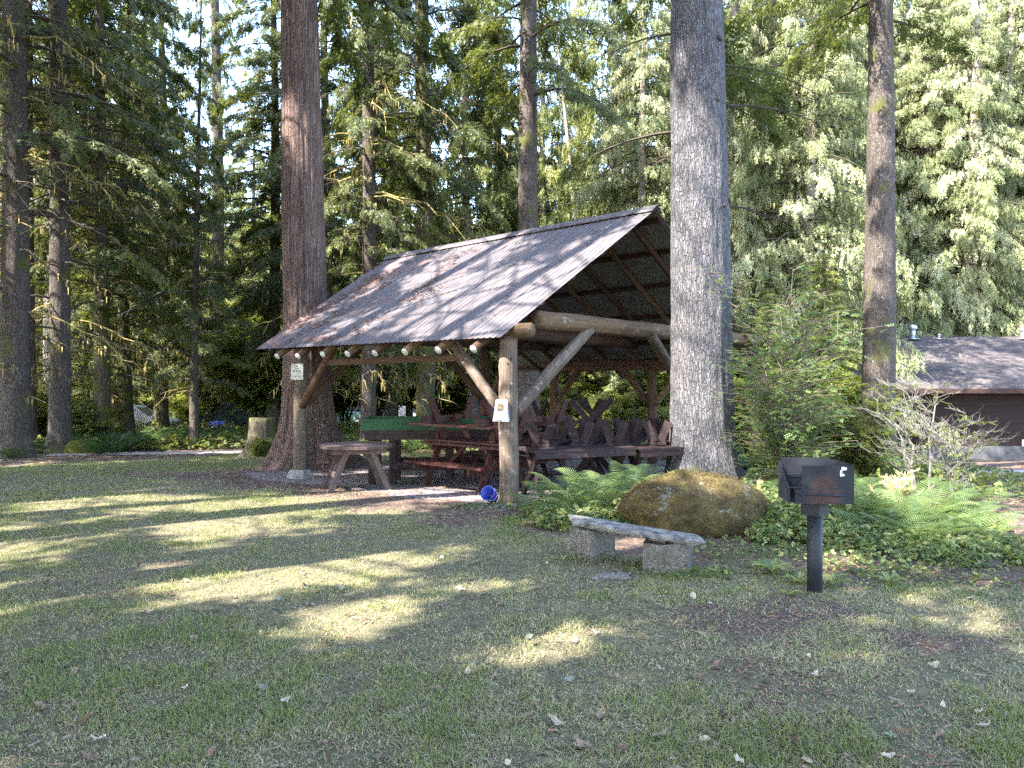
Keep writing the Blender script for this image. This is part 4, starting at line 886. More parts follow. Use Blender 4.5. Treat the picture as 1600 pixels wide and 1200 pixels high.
big('young_conifer', 'thin dark young conifer with layered branches left of the huge cedar', 303, 25.5, dict(H=15, r0=.16, r1=.02, flare=1.3, fh=.5, sides=16, rings=30, seed=17, lean=(.008, 0), bend=.08), M['bark_dark'], 'thin', (.95, .95, 1.05), dead='dead2')
big('fir_tree', 'distant fir with bare upper trunk rising against blue sky', 335, 42, dict(H=34, r0=.42, r1=.12, flare=1.2, fh=1, sides=20, rings=40, seed=18, lean=(0, 0), bend=.1), M['bark_dark'], 'high', (.45, .45, 1), cz=8)
big('hemlock_tree', 'dark slim hemlock just right of the huge cedar, behind the roof', 575, 24, dict(H=28, r0=.24, r1=.10, flare=1.3, fh=.7, sides=30, rings=40, seed=19, lean=(-.001, 0), bend=.05), M['bark_dark'], 'hemdark', (.72, .72, 1.05), dead='dead')
big('hemlock_tree', 'mossy based hemlock trunk rising behind the middle of the roof ridge', 664, 26.5, dict(H=28, r0=.34, r1=.14, flare=1.25, fh=.8, sides=30, rings=40, seed=20, lean=(.009, 0), bend=.12), M['bark_moss'], 'high', (.9, .9, 1), dead='dead', cz=0)
big('hemlock_tree', 'straight dark hemlock trunk rising behind the upper part of the roof ridge', 826, 23, dict(H=28, r0=.35, r1=.13, flare=1.25, fh=.8, sides=36, rings=50, seed=21, lean=(.008, 0), bend=.06), M['bark_dark'], 'high', (.9, .9, 1), cz=1.5)
big('cedar_tree', 'sunlit pale trunk with hanging moss seen beside the massive spruce', 1150, 27, dict(H=24, r0=.22, r1=.08, flare=1.3, fh=.8, sides=20, rings=40, seed=22, lean=(0, 0), bend=.15), M['bark_pale'], 'cedar', (.62, .62, 1), dead='dead2')
big('cedar_tree', 'twisted pale cedar trunk behind the dark cabin roof', 1508, 35, dict(H=24, r0=.42, r1=.12, flare=1.5, fh=1.4, sides=24, rings=40, seed=23, bend=.2, lobamp=.2), M['bark_pale'], 'cedar', cz=2)
big('cedar_tree', 'dark cedar trunk rising behind the cabin roof vent', 1446, 36, dict(H=24, r0=.48, r1=.12, flare=1.5, fh=1.4, sides=24, rings=40, seed=24, bend=.1), M['bark_dark'], 'cedarb', cz=2)
big('alder_tree', 'pale leaning alder trunk far behind the roof ridge peak', 905, 34, dict(H=20, r0=.16, r1=.04, flare=1.2, fh=.7, sides=14, rings=40, seed=25, lean=(-.05, 0), bend=.3), M['bark_pale'], None, dead='dead2')
# background forest -----------------------------------------------------------
# (px, depth, trunk, crown, dead, scale, crown scale)
BG = []
# bright wall of cedars on the right
for (px, Yd) in ((392, 50), (428, 56), (455, 45), (870, 46), (800, 49), (640, 44), (590, 46), (325, 64), (352, 58), (300, 70), (372, 68), (840, 50), (610, 60)):
    BG.append((px, Yd, 't_pale', ('hem', 'cedmid')[len(BG) % 2], None, .9, None, 'wall'))
for (px, Yd, *q) in ((1190, 30), (1250, 27), (1215, 33.5), (1340, 37), (1390, 38), (1475, 37), (1535, 38.5), (1590, 37.5), (1650, 38.5), (1710, 39), (1295, 35.5), (1120, 34), (1230, 37), (1330, 39), (1460, 43), (1580, 45), (1060, 36), (1400, 46), (1440, 40), (1620, 48), (1500, 52), (1180, 44), (1350, 52), (1560, 56), (1650, 54), (1250, 55), (1120, 50), (1720, 50), (1400, 41, 1.3), (1540, 43, 1.3), (1620, 42, 1.3), (1480, 46, 1.35), (1330, 44, 1.3), (1220, 42, 1.3), (1150, 45, 1.3), (1080, 41, 1.25), (1590, 50, 1.4), (1690, 43), (1270, 46), (1780, 38), (1850, 36)):
    BG.append((px, Yd, 't_pale', 'cedar' if len(BG) % 2 else 'cedarb', None, q[0] if q else 1.12, None, 'bright'))
for (px, Yd) in ((1010, 30), (950, 33), (985, 40), (905, 44), (1045, 45), (860, 36), (820, 42), (740, 36)):
    BG.append((px, Yd, 't_pale', 'cedmid' if len(BG) % 3 else 'cedar', 'dead2', 1.0, None, 'mid'))
for (px, Yd) in ((775, 38), (768, 43), (610, 35), (508, 31)):
    BG.append((px, Yd, 't_gen', ('hem', 'cedmid', 'hemdark')[len(BG) % 3], 'dead2' if len(BG) % 2 else None, 1.0, None, 'mid'))
for (px, Yd) in ((425, 32), (250, 33), (200, 29), (130, 37), (0, 33), (225, 46), (60, 48), (-90, 36), (185, 38), (100, 33), (160, 25.5), (280, 50), (-20, 44), (-60, 42)):
    BG.append((px, Yd, 't_gen', ('hemdark', 'hem', 'hemdark', 'cedmid')[len(BG) % 4], 'dead', 1.0, None, 'left'))
lab = {'bright': ('cedar_tree', 'sunlit pale green cedar with drooping foliage in the bright wall of trees at right', 'bright drooping cedars at right'),
       'mid': ('conifer_tree', 'background conifer of the forest beyond the shelter roof', 'conifers behind the shelter'),
       'left': ('conifer_tree', 'dark mossy conifer in the shaded forest beyond the lawn at left', 'dark conifers at left'),
       'far': ('conifer_tree', 'distant conifer on the wooded slope behind everything', 'conifers on the far slope')}
rs = random.Random(5)
for k in range(30):
    BG.append((-160+k*56+rs.uniform(-15, 15), rs.uniform(67, 76), 't_pale', ('cedmid', 'cedar', 'hem')[k % 3], None, .95 if not 240 < -160+k*56 < 370 else .7, None, 'wall'))
lab['wall'] = ('conifer_tree', 'sunlit conifer of the forest edge beyond the parked cars', 'sunlit trees beyond the parking')
for (px, Yd, tk, ck, dd, sc, cs, kind) in BG:
    p = at(px, Yd); s = rs.uniform(.85, 1.15)
    if kind == 'left' and 240 < px < 430 and Yd > 34: s *= .62
    s *= sc; nm, lb_, gr_ = lab[kind]; tree(nm, lb_, 'tree', p, tk, ck, rs.uniform(0, 6.28), s, gr_, dead=dd)
for k in range(95):
    px = -300+k*25+rs.uniform(-15, 15); Yd = rs.uniform(84, 150); p = at(px, Yd); s = rs.uniform(.8, 1.2)
    if 220 < px < 460 or 590 < px < 670: s *= .6
    tree(lab['far'][0], lab['far'][1], 'tree', p, 't_far', ('hem', 'cedmid', 'hemdark', 'cedar')[k % 4], rs.uniform(0, 6.28), s, lab['far'][2])
# young conifers filling the middle distance
YC = [(395, 30, 1.15), (255, 27, .9), (215, 31, 1.2), (150, 27, .8), (360, 33, 1.1), (455, 27, 1.0), (520, 31, 1.0), (545, 26, .9), (700, 33, .9), (600, 31, .8), (745, 30, .8), (960, 27, .9), (1000, 25, .8), (905, 29, 1.0), (1100, 25, .9), (1200, 23.5, .7), (1290, 24.5, .9), (430, 24.5, .8), (50, 29, 1.0), (-30, 25, 1.0)]
def clear(px, Yd, r):      # keep the gaps through which the parked cars are seen
    w_ = r*F/Yd
    for (a, b, yc) in ((529, 572, 53), (682, 740, 52), (606, 645, 54), (338, 405, 37), (195, 240, 39)):
        if Yd < yc and px+w_ > a and px-w_ < b: return False
    return True
for i, (px, Yd, s) in enumerate(YC):
    if not clear(px, Yd, 1.2*s): continue
    tree('young_conifer', 'small conifer of the green undergrowth at the forest edge', 'tree', at(px, Yd), 't_young', 'young', rs.uniform(0, 6.28), s*.8, 'young conifers at the forest edge')
# ============================================================ BROADLEAF SHRUBS
leafq = (np.array([[0, 0, 0], [.5, .3, .04], [1, 0, -.10], [.5, -.3, .04]], float), np.array([(0, 1, 2, 3)]))
sprig = []; 
def sprig_proto(n, s):
    V = []; Fc = []
    for i in range(n):
        t = (i+.5)/n; sg = -1 if i % 2 else 1; a = R(55)*sg; d = np.array([cos(a), sin(a), 0]); p = np.array([-sin(a), cos(a), 0]); o = np.array([t, 0, -.1*t*t]); k = len(V); l = s
        V += [o, o+d*l*.5+p*l*.3+[0, 0, .02], o+d*l+[0, 0, -.06], o+d*l*.5-p*l*.3]; Fc.append((k, k+1, k+2, k+3))
    return np.array(V), np.array(Fc)
SG = sprig_proto(7, .38)
def shrub(seed, H, W, nst, leaf, nsub=10, dens=5, spread=.8, leafless=False, tmat=0, stem_r=.016, z_lo=.12):
    r = np.random.default_rng(seed); st = MB(); fo = MB(); O = []; A = []
    for s in range(nst):
        az = r.uniform(0, 2*pi); out = W*r.uniform(.1, 1)*spread; hh = H*r.uniform(.6, 1.0)*(1-.3*out/W); n = 8; t = np.linspace(0, 1, n)
        b0 = r.normal(0, .10*W*.6, 2); c = r.normal(0, .05*H, (n, 2))*t[:, None]
        p = np.stack([b0[0]+cos(az)*out*t**1.4+c[:, 0], b0[1]+sin(az)*out*t**1.4+c[:, 1], hh*(t**.92)], 1); p[0, 2] = -.1
        st.tube(p, np.linspace(stem_r, .003, n), 5, 0, cap=False, seed=s)
        for k in range(nsub):
            tt = r.uniform(z_lo, 1); i = min(n-2, int(tt*(n-1))); o = p[i]+(p[i+1]-p[i])*r.random(); a2 = az+r.normal(0, 1.2); l = H*.22*r.uniform(.4, 1.2)*(1.15-tt*.5)
            q = np.stack([o, o+[cos(a2)*l*.5, sin(a2)*l*.5, l*.22], o+[cos(a2)*l, sin(a2)*l, l*.28]])
            st.tube(q, [.006, .004, .002], 4, 0, cap=False)
            if leafless:
                for z in range(5):
                    o2 = q[0]+(q[2]-q[0])*r.random(); a3 = a2+r.choice([-1, 1])*r.uniform(.3, .9); l2 = l*r.uniform(.2, .55); st.tube([o2, o2+[cos(a3)*l2*.6, sin(a3)*l2*.6, l2*.35], o2+[cos(a3)*l2, sin(a3)*l2, l2*.85]], [.004, .003, .0015], 3, 0, cap=False)
            m_ = max(2, int(dens*(1+l*2)))
            f = r.random(m_)[:, None]; O.append(q[0]*(1-f)+q[2]*f+r.normal(0, .03*H*.5, (m_, 3))); a4 = a2+r.normal(0, .9, m_); A.append(np.stack([np.cos(a4), np.sin(a4), r.normal(.0, .3, m_)], 1))
    O = np.concatenate(O); A = np.concatenate(A); n = len(O)
    if not leafless or dens: scatter(fo, SG, O, A, np.array([0, 0, 1.])+r.normal(0, .35, (n, 3)), leaf*r.uniform(.7, 1.3, n), np.clip(r.random(n)*.6+.4*r.random(), 0, 1))
    return st, fo
def shrub_proto(key, fm, tm, **kw): a, b = shrub(**kw); crowns[key] = (a.build(key+'_stems', tm, 'mesh'), b.build(key+'_leaves', fm, 'mesh', tintattr=True))
shrub_proto('s_maple', M['leaf_maple'], M['twigdark'], seed=1, H=3.4, W=2.3, nst=14, leaf=.30, nsub=15, dens=6)
shrub_proto('s_mid', M['leaf_mid'], M['twigdark'], seed=2, H=2.2, W=1.7, nst=14, leaf=.24, nsub=13, dens=6)
shrub_proto('s_tall', M['leaf_maple'], M['twigdark'], seed=3, H=6.5, W=3.0, nst=9, leaf=.42, nsub=26, dens=6, z_lo=.3, stem_r=.05)
def sh_inst(name, label, cat, loc, key, rz, sc, group=None):
    t = thing(name, label, cat, loc, rz, group); t.scale = (sc,)*3; inst('stems', crowns[key][0], t); inst('leaves', crowns[key][1], t); return t
# the leafy bush right of the spruce
a, b = shrub(21, 3.7, 1.3, 24, .10, nsub=24, dens=3.0, spread=.85, z_lo=.1, stem_r=.014)
t = thing('leafy_bush', 'tall airy bush of small light green leaves between the big spruce and the cabin', 'bush', at(1232, 11.7)); a.build('stems', M['twig'], t); b.build('leaves', M['bushleaf'] if 'bushleaf' in M else m_leaf('bush_leaf', (.045, .085, .03), (.10, .16, .055), (.20, .26, .10), .45), t, tintattr=True)
a, b = shrub(22, 2.1, 1.0, 16, .10, nsub=20, dens=7, spread=.85, z_lo=.1, stem_r=.012)
t = thing('leafy_bush', 'smaller green bush leaning against the dark hemlock trunk at right', 'bush', at(1345, 12.6)); a.build('stems', M['twig'], t); b.build('leaves', M['leaf_mid'], t, tintattr=True)
# bare shrubs
a, b = shrub(23, 2.2, .95, 6, .07, nsub=12, dens=.6, leafless=True, spread=.8, z_lo=.3, stem_r=.010)
t = thing('bare_shrub', 'pale leafless shrub with mossy twigs before the cabin door', 'shrub', at(1500, 9.9)); a.build('stems', M['twig_pale'], t); b.build('leaves', M['leaf_maple'], t, tintattr=True)
a, b = shrub(24, 2.4, .8, 6, .085, nsub=11, dens=.7, leafless=True, spread=.9, z_lo=.25, stem_r=.02)
t = thing('bare_shrub', 'half bare shrub with a few green leaves nearest the dark hemlock', 'shrub', at(1435, 10.6)); a.build('stems', M['twig_pale'], t); b.build('leaves', M['leaf_maple'], t, tintattr=True)
a, b = shrub(25, .75, .35, 9, .05, nsub=12, dens=0, leafless=True, z_lo=.2, stem_r=.006)
t = thing('dry_shrub', 'small dried straw coloured twiggy shrub among the ferns', 'shrub', at(1400, 9.6)); a.build('stems', m_simple('dry_twig', (.42, .33, .16), .9), t)
US = [(120, 25, .8, 's_mid'), (215, 28, 1, 's_maple'), (160, 30, 1.1, 's_maple'), (250, 31, 1.1, 's_maple'), (285, 27.5, .7, 's_mid'), (330, 30, 1, 's_mid'), (370, 34, 1.1, 's_maple'), (400, 29, .7, 's_mid'), (65, 28, 1, 's_maple'), (0, 26, 1, 's_mid'),
      (30, 31, 1.1, 's_maple'), (190, 26, .6, 's_mid'), (540, 27, .7, 's_mid'), (600, 33, .8, 's_maple'), (640, 37, .9, 's_maple'), (700, 36, .8, 's_maple'), (745, 33, .9, 's_maple'), (590, 42, 1.2, 's_tall'), (700, 44, 1.1, 's_tall'), (540, 44, 1.1, 's_tall'),
      (760, 42, 1.1, 's_tall'), (900, 28, 1, 's_maple'), (940, 26, .9, 's_mid'), (985, 24.5, .9, 's_mid'), (1040, 25, 1, 's_maple'), (870, 31, 1.1, 's_maple'), (1095, 22, .9, 's_mid'), (1160, 21, .9, 's_maple'), (1230, 19, .8, 's_mid'), (1000, 30, 1.1, 's_maple'),
      (1300, 18, .8, 's_mid'), (1230, 25, 1.2, 's_maple'), (1330, 24, 1.1, 's_maple'), (410, 33, 1.1, 's_tall'), (445, 40, 1.0, 's_tall'), (345, 40, .9, 's_tall'), (460, 30, 1.0, 's_maple'), (830, 38, 1.1, 's_tall'), (520, 62, 1.3, 's_maple'), (560, 64, 1.4, 's_maple'), (600, 62, 1.3, 's_maple'), (640, 65, 1.4, 's_maple'), (690, 61, 1.3, 's_maple'), (730, 64, 1.3, 's_maple'), (770, 60, 1.3, 's_maple'), (350, 46, 1.2, 's_maple'), (400, 47, 1.2, 's_maple'), (300, 46, 1.2, 's_maple'), (220, 47, 1.2, 's_maple'), (180, 48, 1.2, 's_maple'), (470, 58, 1.3, 's_maple'), (505, 66, 1.3, 's_tall'), (545, 64, 1.3, 's_tall'), (585, 66, 1.3, 's_tall'), (625, 64, 1.3, 's_tall'), (665, 67, 1.3, 's_tall'), (705, 65, 1.3, 's_tall'), (745, 66, 1.3, 's_tall'), (785, 63, 1.3, 's_tall'), (825, 66, 1.3, 's_tall'), (870, 64, 1.3, 's_tall'), (915, 66, 1.3, 's_tall'), (960, 62, 1.3, 's_tall'), (300, 62, 1.3, 's_tall'), (350, 64, 1.3, 's_tall'), (255, 60, 1.3, 's_tall'), (400, 62, 1.3, 's_tall'), (-60, 24, 1, 's_mid'), (490, 60, 1.2, 's_tall')]
for i, (px, Yd, s, k_) in enumerate(US):
    tall = k_ == 's_tall'
    if not tall and not clear(px, Yd, 1.5*s): continue
    sh_inst('vine_maple' if tall else 'forest_shrub', 'tall slender leafy maple in the forest beyond the shelter' if tall else 'leafy green shrub of the forest undergrowth', 'tree' if tall else 'shrub', at(px, Yd), k_, rs.uniform(0, 6.28), s, 'vine maples in the forest' if tall else 'undergrowth shrubs')
# ============================================================ FERNS
M['fernbrown'] = m_leaf('fern_brown', (.08, .045, .022), (.14, .085, .04), (.2, .13, .06), .3)
def fern(seed, n, L_, H_, npin=20, wmul=1, arch=1.0):
    r = np.random.default_rng(seed); mb = MB()
    for f in range(n):
        az = f*2*pi/n*1.618*2+r.normal(0, .3); l = L_*r.uniform(.65, 1.1); hh = H_*r.uniform(.6, 1.15); t = np.linspace(0, 1, npin+2)[1:]
        rx = l*(t*.95); rz_ = hh*(1.9*t*(1-.52*t*arch)-.15*t**3); bend = r.normal(0, .12)
        P_ = np.stack([np.cos(az+bend*t)*rx, np.sin(az+bend*t)*rx, rz_], 1); T = np.gradient(P_, axis=0); T /= np.linalg.norm(T, axis=1, keepdims=True)
        side = np.stack([-T[:, 1], T[:, 0], 0*t], 1); side /= np.linalg.norm(side, axis=1, keepdims=True); up = np.cross(T, side)
        w_ = .24*l*np.sin(np.clip(t*1.02, 0, 1)*pi)**.7*(1.15-.55*t)*wmul+.01; roll = r.normal(0, .25)
        tint = np.clip(r.random()*.8+.1, 0, 1); fm_ = 1 if r.random() < .035 else 0
        for sg in (-1, 1):
            d = side*sg*cos(roll)+up*sin(roll)*sg+T*.28-np.array([0, 0, .22]); d /= np.linalg.norm(d, axis=1, keepdims=True)
            hw = (l/npin*.29)*T; tip = P_+d*w_[:, None]-np.array([0, 0, 1])*(w_**2)[:, None]*.8; mid = P_+d*w_[:, None]*.5
            V = np.stack([P_-hw*.7, mid-hw*.75, tip, mid+hw*.75, P_+hw*.7], 1).reshape(-1, 3); b = np.arange(len(t))*5
            k0 = mb.n; mb.add(V, np.stack([b, b+1, b+3, b+4], 1), fm_, tint); mb.f3.append(np.stack([b+1, b+2, b+3], 1)+k0); mb.m3.append(np.full(len(t), fm_))
        mb.tube(np.concatenate([[[0, 0, 0]], P_[::4]]), .0035, 3, 0, cap=False, tint=.3)
    return mb
for i, (n, l, h_, w_) in enumerate(((15, .75, .46, .95), (13, .95, .55, .75), (14, .78, .50, 1.05))):
    mb = fern(50+i, n, l, h_, 26, w_); crowns['fern%d' % i] = mb.build('fern', [M['fern'], M['fernbrown']], 'mesh', tintattr=True)
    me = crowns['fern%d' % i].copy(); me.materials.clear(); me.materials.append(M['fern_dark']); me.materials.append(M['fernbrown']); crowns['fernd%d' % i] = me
FN = [(868, 9.6, 1.0, 1), (905, 9.9, 1.15, 2), (945, 9.55, 1.2, 2), (985, 10.1, 1.3, 1), (935, 10.5, 1.35, 2), (1010, 9.9, 1.15, 2), (1040, 10.6, 1.2, 1), (890, 10.4, 1.2, 0), (975, 10.9, 1.3, 2), (1075, 11.1, 1.1, 1), (1060, 10.1, 1.0, 2),
      (1385, 8.9, 1.15, 2), (1420, 8.6, 1.15, 1), (1455, 9.2, 1.2, 2), (1345, 9.3, 1.2, 0), (1490, 8.5, 1.0, 1), (1395, 9.8, 1.2, 2), (1515, 9.0, .9, 2), (1440, 8.0, .85, 1), (1545, 8.3, .7, 2), (1465, 8.3, .9, 0), (1370, 8.4, .9, 0), (1330, 10.3, 1.2, 2), (1180, 10.8, 1.0, 1), (1140, 10.2, .8, 0), (1500, 10.5, 1.2, 0), (1590, 7.6, .6, 2), (1410, 8.2, .8, 2)]
fl = ['bright green fern in the sunlit patch between the shelter and the mossy boulder', 'green fern of the shaded bank to the right of the grill']
for i, (px, Yd, s, k_) in enumerate(FN):
    p = at(px, Yd); left = px < 1200
    o = inst('fern', crowns['fern%d' % k_]); o.location = tuple(p); o.rotation_euler = (rs.uniform(-.1, .1), rs.uniform(-.1, .1), rs.uniform(0, 6.28)); o.scale = (s*.8,)*3
    tag(o, fl[0] if left else fl[1], 'fern', 'ferns beside the boulder' if left else 'ferns right of the grill')
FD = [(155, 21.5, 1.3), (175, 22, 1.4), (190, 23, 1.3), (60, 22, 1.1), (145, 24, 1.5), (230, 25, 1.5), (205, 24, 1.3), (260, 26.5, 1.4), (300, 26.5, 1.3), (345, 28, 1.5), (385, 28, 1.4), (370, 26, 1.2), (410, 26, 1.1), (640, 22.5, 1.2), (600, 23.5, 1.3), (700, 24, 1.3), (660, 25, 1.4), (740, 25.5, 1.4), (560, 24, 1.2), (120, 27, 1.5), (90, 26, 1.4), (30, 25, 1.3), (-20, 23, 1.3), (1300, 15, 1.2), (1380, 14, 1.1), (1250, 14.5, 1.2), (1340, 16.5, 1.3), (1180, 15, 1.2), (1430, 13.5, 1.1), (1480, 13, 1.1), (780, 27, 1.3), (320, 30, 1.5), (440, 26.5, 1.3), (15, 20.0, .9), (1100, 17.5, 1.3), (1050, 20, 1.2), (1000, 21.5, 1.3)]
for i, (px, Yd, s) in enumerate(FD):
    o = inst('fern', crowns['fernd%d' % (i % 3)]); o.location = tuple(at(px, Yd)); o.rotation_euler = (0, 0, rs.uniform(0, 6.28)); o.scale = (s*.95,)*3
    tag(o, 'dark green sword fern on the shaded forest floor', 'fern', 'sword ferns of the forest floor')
# ============================================================ GROUND COVER (stuff): broad three part leaves
def lobed(nl=3, tooth=2):
    pts = [(0, 0)]
    for l in range(nl):
        a0 = R(-100+200*(l+.5)/nl)
        for k, (da, rr) in enumerate(((-.50, .62), (-.26, .95), (-.08, .88), (.06, 1.0), (.26, .92), (.5, .62))): pts.append((rr*cos(a0+da), rr*sin(a0+da)))
        if l < nl-1: a1 = R(-100+200*(l+1)/nl); pts.append((.34*cos(a1), .34*sin(a1)))
    V = np.array([[x*.55, y*.55, -.13*(x*x+y*y)+.05*abs(sin(3*math.atan2(y, x)))] for x, y in pts]); n = len(V)
    return V, np.array([(0, i, i+1) for i in range(1, n-1)])
LB = lobed(3); LB5 = lobed(5)
def cover(name, label, regs, seed, mt, proto_=LB):
    r = np.random.default_rng(seed); mb = MB()
    for (px, Yc, rx, ry, n, hmax, s0) in regs:
        n = int(n*.8)
        c = at(px, Yc); a = r.uniform(0, 2*pi, n); q = np.sqrt(r.random(n)); x = c[0]+rx*q*np.cos(a); y = c[1]+ry*q*np.sin(a); z0 = gh(x, y); hgt = hmax*(.25+.75*r.random(n))*(1-.5*q**3)
        az = r.uniform(0, 2*pi, n); O = np.stack([x, y, z0+hgt], 1); A = np.stack([np.cos(az), np.sin(az), r.normal(-.15, .3, n)], 1); U = np.array([0, 0, 1.])+r.normal(0, .38, (n, 3))+[-.12, -.18, 0]
        t_ = np.clip(r.random(n)**1.3+(r.random(n) < .07)*.6, 0, 1)
        scatter(mb, proto_, O, A, U, s0*r.uniform(.6, 1.3, n), t_)
        s = r.random(n) < .5; O = O[s]; b0 = np.stack([x[s]+.02, y[s], z0[s]], 1); w_ = np.array([.0022, 0, 0]); k = len(O)
        V = np.stack([b0-w_, b0+w_, O+w_, O-w_], 1).reshape(-1, 3); b = np.arange(k)*4; mb.add(V, np.stack([b, b+1, b+2, b+3], 1), 0, .2)
    return tag(mb.build(name, mt, tintattr=True), label, 'ground cover', kind='stuff')
cover('ground_cover', 'low lobed green leaves covering the bank around the boulder and ferns', [(900, 9.1, .55, .45, 700, .26, .10), (955, 9.0, .5, .35, 500, .24, .10), (1000, 9.4, .7, .5, 500, .3, .10), (1130, 10.0, .9, .6, 900, .42, .13), (1170, 9.4, .5, .5, 500, .42, .13), (1215, 8.8, .55, .45, 650, .36, .12), (1260, 8.5, .5, .45, 450, .26, .10), (1200, 8.15, .22, .2, 160, .2, .10),
    (1340, 8.0, .6, .4, 500, .22, .09), (1390, 7.6, .4, .3, 220, .14, .08), (1440, 7.7, .6, .35, 420, .2, .08), (1520, 7.4, .6, .35, 420, .2, .09), (1570, 7.5, .6, .4, 420, .22, .09), (1300, 9.2, .9, .7, 800, .4, .11), (1460, 8.8, .8, .6, 450, .26, .10), (1090, 10.6, .8, .5, 500, .35, .11), (860, 10.0, .4, .4, 250, .18, .08)], 61, M['cover'])
cover('small_weeds', 'tiny green weeds around the stone bench, post foot and lawn edge', [(1290, 7.4, 1.2, .5, 420, .12, .05), (1480, 7.0, 1.1, .45, 380, .12, .055), (1130, 7.9, .8, .4, 220, .08, .045), (1060, 6.9, .6, .2, 160, .07, .035), (935, 7.25, .5, .2, 130, .09, .035), (1180, 7.7, .8, .3, 260, .06, .035), (1330, 6.7, .9, .35, 320, .05, .035), (1530, 6.3, .8, .3, 260, .05, .035), (810, 10.4, .9, .35, 420, .07, .04), (860, 9.4, .6, .5, 260, .07, .04), (740, 10.3, .6, .25, 140, .04, .03), (1020, 6.4, .9, .4, 160, .035, .03), (1090, 6.7, .3, .12, 90, .12, .05), (1120, 5.9, 1.2, .5, 160, .03, .03)], 62, M['cover'], LB5)
cover('forest_cover', 'dark leafy ground cover on the forest floor behind the lawn and the shelter', [(150, 24.5, 4, 2, 1500, .45, .22), (330, 27, 5, 2.5, 1800, .45, .22), (640, 25, 5, 2.5, 2200, .5, .22), (20, 24, 4, 3, 1000, .4, .22), (900, 25, 4, 3, 1500, .6, .22), (1030, 22, 3.5, 3, 1500, .6, .2), (1250, 16, 2.6, 3, 1800, .5, .17), (1400, 13, 2.2, 2.5, 1500, .4, .14), (430, 26, 3, 2, 900, .4, .2), (780, 30, 5, 4, 1500, .6, .25), (200, 34, 9, 6, 2000, .7, .3), (560, 36, 9, 6, 2200, .7, .3)], 63, M['leaf_mid'])
# broadleaf weeds by the grill
def rosette(seed, n, L_):
    r = np.random.default_rng(seed); mb = MB()
    for k in range(n):
        a = k*2.4+r.normal(0, .3); l = L_*r.uniform(.6, 1); t = np.linspace(0, 1, 7); w_ = l*.13*np.sin(np.clip(t, .03, .97)*pi)**.8; P_ = np.stack([np.cos(a)*l*t*.8, np.sin(a)*l*t*.8, l*(.85*t-.55*t*t)], 1); s = np.array([-sin(a), cos(a), 0])
        V = np.concatenate([P_-s*w_[:, None]+[0, 0, .01], P_, P_+s*w_[:, None]+[0, 0, .01]]); i = np.arange(6); mb.add(V, np.concatenate([np.stack([i, i+7, i+8, i+1], 1), np.stack([i+7, i+14, i+15, i+8], 1)]), 0, r.uniform(.4, .9))
    return mb
for i, (px, Yd, n, l, lab_) in enumerate(((1207, 6.9, 13, .30, 'bright green long leaved weed in sun left of the grill post'), (1250, 6.55, 8, .2, 'small weed touching the left of the grill post'), (1300, 6.5, 9, .24, 'leafy weed just right of the grill post'), (1390, 6.55, 10, .2, 'broad leaved weed on bare soil right of the grill'), (1232, 6.15, 5, .13, 'tiny seedling in front of the grill post'))):
    o = rosette(80+i, n, l).build('weed', M['cover'], tintattr=True); o.location = tuple(at(px, Yd)); tag(o, lab_, 'weed')
# fallen leaves --------------------------------------------------------------
m, nt, ns, ls = mat('dry_leaf'); oi = nt.nodes.new('ShaderNodeObjectInfo')
c = ramp(nt, oi.outputs['Random'], [(0, (.09, .055, .04)), (.35, (.20, .13, .09)), (.65, (.30, .22, .16)), (.9, (.50, .43, .34))]); finish(m, nt, c, .7, spec=.25, transl=.2)
m2, nt, ns, ls = mat('pale_leaf'); oi = nt.nodes.new('ShaderNodeObjectInfo'); c = ramp(nt, oi.outputs['Random'], [(0, (.17, .165, .13)), (1, (.14, .165, .09))]); finish(m2, nt, c, .6, spec=.25)
def leafmesh(seed, L_, W_, curl):
    r = np.random.default_rng(seed); mb = MB(); a = np.linspace(0, 1, 9); b = np.linspace(-1, 1, 5); A_, B_ = np.meshgrid(a, b, indexing='ij'); w_ = W_*np.sin(np.clip(A_, .02, .98)*pi)**.7*(1.1-.5*A_)*(1+.12*np.sin(A_*21))
    V = np.stack([(A_-.5)*L_, B_*w_, curl*L_*((A_-.5)**2*1.2+(B_*w_/W_)**2*.35*(1+np.sin(A_*5+seed)))+r.normal(0, .0035, A_.shape)+.004], -1)
    i, j = np.meshgrid(np.arange(8), np.arange(4), indexing='ij'); k = (i*5+j).ravel(); mb.add(V.reshape(-1, 3), np.stack([k, k+5, k+6, k+1], 1)); return mb
LM = [leafmesh(1, .085, .025, .5).build('leaf', m, 'mesh'), leafmesh(2, .07, .03, .8).build('leaf', m, 'mesh'), leafmesh(3, .10, .022, .65).build('leaf', m, 'mesh'), leafmesh(4, .06, .02, .3).build('leaf', m, 'mesh')]
PL = [leafmesh(5, .085, .032, .12).build('leaf', m2, 'mesh'), leafmesh(6, .075, .036, .2).build('leaf', m2, 'mesh')]
pale = [(435, 942), (340, 958), (510, 1022), (410, 1078), (106, 1042), (478, 925), (890, 1065), (428, 1130), (1495, 1093), (1390, 1155), (290, 913), (1095, 1068), (827, 997)]
def ray(px, py): Yd = F*CAMH/(py-CY); return np.array([(px-CX)/F*Yd, Yd, gz((px-CX)/F*Yd, Yd)+.018])
for (px, py) in pale:
    o = inst('fallen_leaf', rs.choice(PL)); o.scale = (.8, .8, .8); o.location = tuple(ray(px, py)); o.rotation_euler = (rs.uniform(-.5, .5), rs.uniform(-.5, .3), rs.uniform(0, 6.28)); tag(o, 'pale whitish fallen leaf lying on the lawn', 'leaf', 'pale fallen leaves on the lawn')
